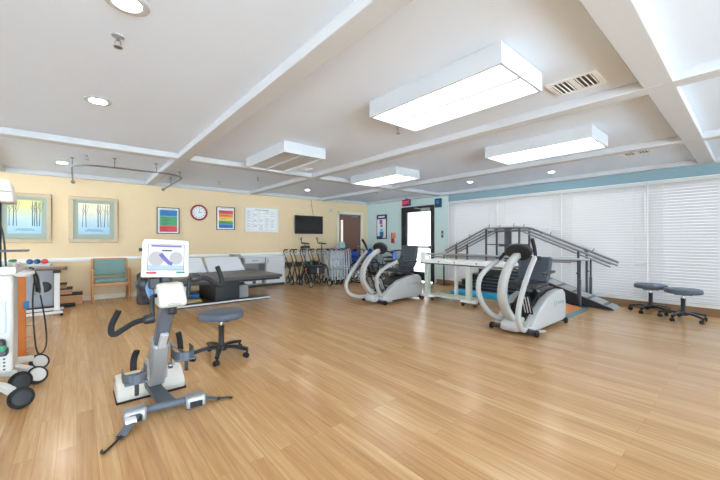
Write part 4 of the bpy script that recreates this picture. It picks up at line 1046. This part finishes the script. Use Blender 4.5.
MB().tube([(.19, -.2, 1.0), (.19, -.2, 1.50)], .035, 14).tube([(.245, -.18, 1.02), (.235, -.21, 1.25), (.2, -.24, 1.42)], .006, 6, sm=4).build('pole', 'black_plastic', t)
MB().hexa([(-.12, -.34, 1.50), (.305, -.34, 1.50), (.30, -.06, 1.50), (-.12, -.06, 1.50)], [(-.10, -.32, 1.665), (.28, -.32, 1.665), (.275, -.08, 1.665), (-.10, -.08, 1.665)]).build('head_unit', 'warm_white_plastic', t, bev=.015)
MB().box(-.1, .29, -.342, -.338, 1.575, 1.579).build('head_seam', 'vent_dark', t)
MB().box(.06, .37, -.28, -.12, 1.13, 1.145).build('side_shelf', 'dark_steel', t, bev=.004)
# splayed base with casters
MB().box(-.30, .18, -.30, .36, .13, .20).build('chassis', 'white_plastic', t, bev=.012)
for y0, x1, y1 in ((-.28, .33, -.42), (.0, .31, .0), (.26, .39, .05), (.30, .37, .43)):
    MB().strap([(.14, y0, .165), (.24, (y0*.6+y1*.4), .15), (x1-.03, y1, .13)], .05, .05, (0, 0, 1), sm=3).build('base_leg', 'white_plastic', t)
for x, y, cov in ((.35, -.44, 'black_plastic'), (.31, -.03, 'black_plastic'), (.40, .05, 'white_plastic'), (.39, .46, 'white_plastic')):
    c = MB().lathe([(.03, -.02), (.072, -.018), (.075, 0), (.072, .018), (.03, .02)], (x, y, .075), ((.35, -1, .2) if cov == 'black_plastic' else (.5, -.8, .55)), 24).build('caster', 'black_rubber', t)
    MB().lathe([(.02, .018), (.058, .018), (.05, .026), (.01, .028)], (x, y, .075), ((.35, -1, .2) if cov == 'black_plastic' else (.5, -.8, .55)), 24).build('wheel_cover', cov, c)
for x in (-.24,):
    for y in (-.2, .2): MB().lathe([(.03, -.02), (.065, -.018), (.065, .018), (.03, .02)], (x, y, .065), (0, 1, 0), 20).build('caster', 'black_rubber', t)
k = MB()
k.tube([(.36, .02, .99), (.385, .03, .90), (.375, .05, .70), (.385, .08, .40), (.40, .12, .25), (.43, .18, .23), (.45, .24, .30), (.44, .25, .50), (.41, .20, .75), (.385, .10, .95), (.36, .04, .99)], .006, 8, sm=5)
k.build('power_cord', 'black_rubber', t)
k = MB()
for i in range(2): k.tube([(.365, .0+.03*i, .98), (.37+.012*i, .04, .85), (.385, .08+.02*i, .76), (.42+.01*i, .16, .76), (.41, .18, .88), (.38, .08, .97)], .007, 8, sm=5)
k.build('grey_hose', 'machine_grey', t)
k = MB()
for i in range(2): k.tube([(.37, .03, .96), (.385+.012*i, .07, .82), (.40+.01*i, .12, .78), (.40, .13, .88), (.38, .08, .96)], .010, 8, sm=5)
k.build('coiled_lead', 'black_plastic', t)
# things lying on the tray
o = MB().hexa([(-.78, 3.72, 1.0), (-.40, 3.70, 1.0), (-.38, 4.0, 1.0), (-.75, 4.05, 1.0)], [(-.74, 3.75, 1.045), (-.44, 3.74, 1.035), (-.42, 3.97, 1.05), (-.72, 4.0, 1.04)]).build('folded_towel', 'paper_white', bev=.015); tag(o, 'folded white towel on top tray of the medical cart', 'towel')
o = MB().box(-.43, -.37, 4.02, 4.14, 1.001, 1.03).build('electrode_pack', 'pad_pink', bev=.006); tag(o, 'small pink pack on the medical cart tray', 'pack')
o = MB().tube([(-.40, 3.78, 1.055), (-.385, 3.9, 1.052)], .012, 10).build('green_marker', 'leaf_green'); tag(o, 'green marker lying on the towel on the medical cart', 'marker')

# wooden ladder stand behind the cart
t = thing('wooden_ladder_stand', 'orange wooden ladder stand with short pegs behind the medical cart', 'wooden stand', (-.50, 4.95, 0))
MB().box(-.0, .09, -.02, .02, .0, .86).build('upright', 'wood_orange', t, bev=.004)
MB().box(-.42, -.36, -.02, .02, 0, .86).build('upright', 'wood_orange', t, bev=.004)
MB().box(-.36, .02, -.016, .016, .80, .84).box(-.36, .02, -.016, .016, .05, .09).build('cross_rail', 'wood_orange', t, bev=.004)
for z in (.08, .2, .32): MB().tube([(.08, 0, z), (.155, 0, z)], .009, 8).build('peg', 'wood_maple', t)
MB().box(.075, .115, -.035, -.02, .50, .58).build('blue_clip', 'blue', t, bev=.004)
MB().box(-.46, .1, -.14, .14, -.0, .02).build('base', 'wood_orange', t, bev=.004)

# overbed table
t = thing('overbed_table', 'wheeled overbed table with brown top and white column', 'table', (-.25, 7.4, 0))
MB().box(-.42, .12, -.16, .24, .735, .762).build('table_top', mat('brown_laminate', (112, 84, 66), .4), t, bev=.006)
MB().box(-.035, .035, -.02, .05, .06, .735).build('column', 'white_paint', t, bev=.006)
MB().box(-.05, .05, -.04, .06, .68, .735).build('top_clamp', 'black_plastic', t, bev=.006)
MB().box(-.40, .08, -.20, -.15, .04, .08).box(-.40, .08, .19, .24, .04, .08).box(-.04, .04, -.18, .22, .04, .08).build('base_frame', 'white_paint', t, bev=.006)
for x, y in ((.06, -.175), (.06, .215), (-.38, -.175), (-.38, .215)): MB().lathe([(.008, -.01), (.02, -.01), (.02, .01), (.008, .01)], (x, y, .02), (0, 1, 0), 14).build('caster', 'black_rubber', t)

t = thing('therapy_unit', 'grey boxy therapy machine with black round port behind overbed table', 'machine', (-.52, 7.95, 0))
MB().box(-.22, .22, -.16, .16, .08, .76).build('casing', 'machine_grey', t, bev=.02)
MB().lathe([(.09, 0), (.09, .012), (.075, .02), (.03, .02)], (.10, -.16, .42), (0, -1, 0), 24).build('round_port', 'black_plastic', t)
MB().box(-.21, .21, -.15, .15, .03, .08).build('plinth', 'black_plastic', t)
for x in (-.17, .17):
    for y in (-.11, .11): MB().lathe([(.01, -.012), (.03, -.012), (.03, .012), (.01, .012)], (x, y, .03), (0, 1, 0), 12).build('caster', 'black_rubber', t)
t = thing('low_shelf_unit', 'white low shelf unit carrying the weighted balls', 'shelf', (-.62, 8.42, 0))
MB().box(-.25, .25, -.15, .22, .755, .785).build('top', 'cabinet_white', t, bev=.005)
MB().box(-.25, -.22, -.14, .22, 0, .755).box(.22, .25, -.14, .22, 0, .755).box(-.22, .22, .2, .22, 0, .755).box(-.22, .22, -.14, .2, .35, .37).build('carcass', 'cabinet_white', t, bev=.003)
for x, m, l in ((-.645, 'ball_blue', 'dark blue weighted ball, leftmost of three on the shelf'), (-.55, 'ball_blue', 'dark blue weighted ball in the middle beside the red ball'), (-.45, 'ball_red', 'red weighted ball on the low shelf')):
    o = MB().ball((x, 8.40, .785+.046), .047, n=18).build('weighted_ball', m); tag(o, l, 'ball', 'weighted balls on the low shelf')

def step_box(x0, x1, y0, y1, z0, z1, label):
    t = thing('curb_step', label, 'step', ((x0+x1)/2, (y0+y1)/2, z0), 0, 'wooden curb steps')
    a, b = (x1-x0)/2, (y1-y0)/2; h = z1-z0
    MB().box(-a, a, -b, b, 0, h-.02).build('box', 'wood_maple', t, bev=.004)
    MB().box(-a-.005, a+.005, -b-.01, b+.005, h-.02, h).build('tread', 'stair_black', t, bev=.004)
step_box(-.34, .08, 8.28, 8.66, 0, .20, 'largest wooden curb step with black tread, bottom of stack')
step_box(-.36, -.07, 8.34, 8.66, .20, .31, 'middle wooden curb step in the stack by yellow wall')
step_box(-.36, -.15, 8.40, 8.66, .31, .40, 'smallest wooden curb step on top of the stack')
o = MB().box(-.24, -.02, 8.05, 8.25, 0, .05).build('balance_pad', 'stair_black', bev=.012); tag(o, 'flat black balance pad on floor before the wooden curb steps', 'pad')

# ------------------------------------------------------------------ daylight, camera, exposure
wd = bpy.data.worlds.new('sky'); bpy.context.scene.world = wd; wd.use_nodes = True
nt = wd.node_tree; bg = nt.nodes['Background']
# overcast sky above, brighter lower half added to throw light up at the ceiling
tc = nt.nodes.new('ShaderNodeTexCoord'); sp = nt.nodes.new('ShaderNodeSeparateXYZ'); nt.links.new(tc.outputs['Generated'], sp.inputs[0])
mr = nt.nodes.new('ShaderNodeMapRange'); mr.inputs['From Min'].default_value = -.02; mr.inputs['From Max'].default_value = .04
nt.links.new(sp.outputs['Z'], mr.inputs['Value'])
mx = nt.nodes.new('ShaderNodeMix'); mx.data_type = 'RGBA'
mx.inputs[6].default_value = (10.4, 12.5, 14.3, 1); mx.inputs[7].default_value = (6.4, 7.8, 9.1, 1)
nt.links.new(mr.outputs['Result'], mx.inputs[0]); nt.links.new(mx.outputs[2], bg.inputs['Color']); bg.inputs['Strength'].default_value = 1.0

cam = bpy.data.cameras.new('camera'); co = bpy.data.objects.new('camera', cam); C.objects.link(co)
cam.sensor_width = 36; cam.sensor_fit = 'HORIZONTAL'; cam.lens = 334/720*36; cam.clip_start = .05
co.location = (0, 0, 1.22); co.rotation_euler = (PI/2, 0, -math.atan2(283, 334))
S = bpy.context.scene; S.camera = co
S.view_settings.view_transform = 'Standard'; S.view_settings.look = 'None'; S.view_settings.gamma = 1
S.view_settings.use_curve_mapping = False
S.view_settings.exposure = 0.58
S.cycles.max_bounces = 10; S.cycles.diffuse_bounces = 7; S.cycles.transparent_max_bounces = 10
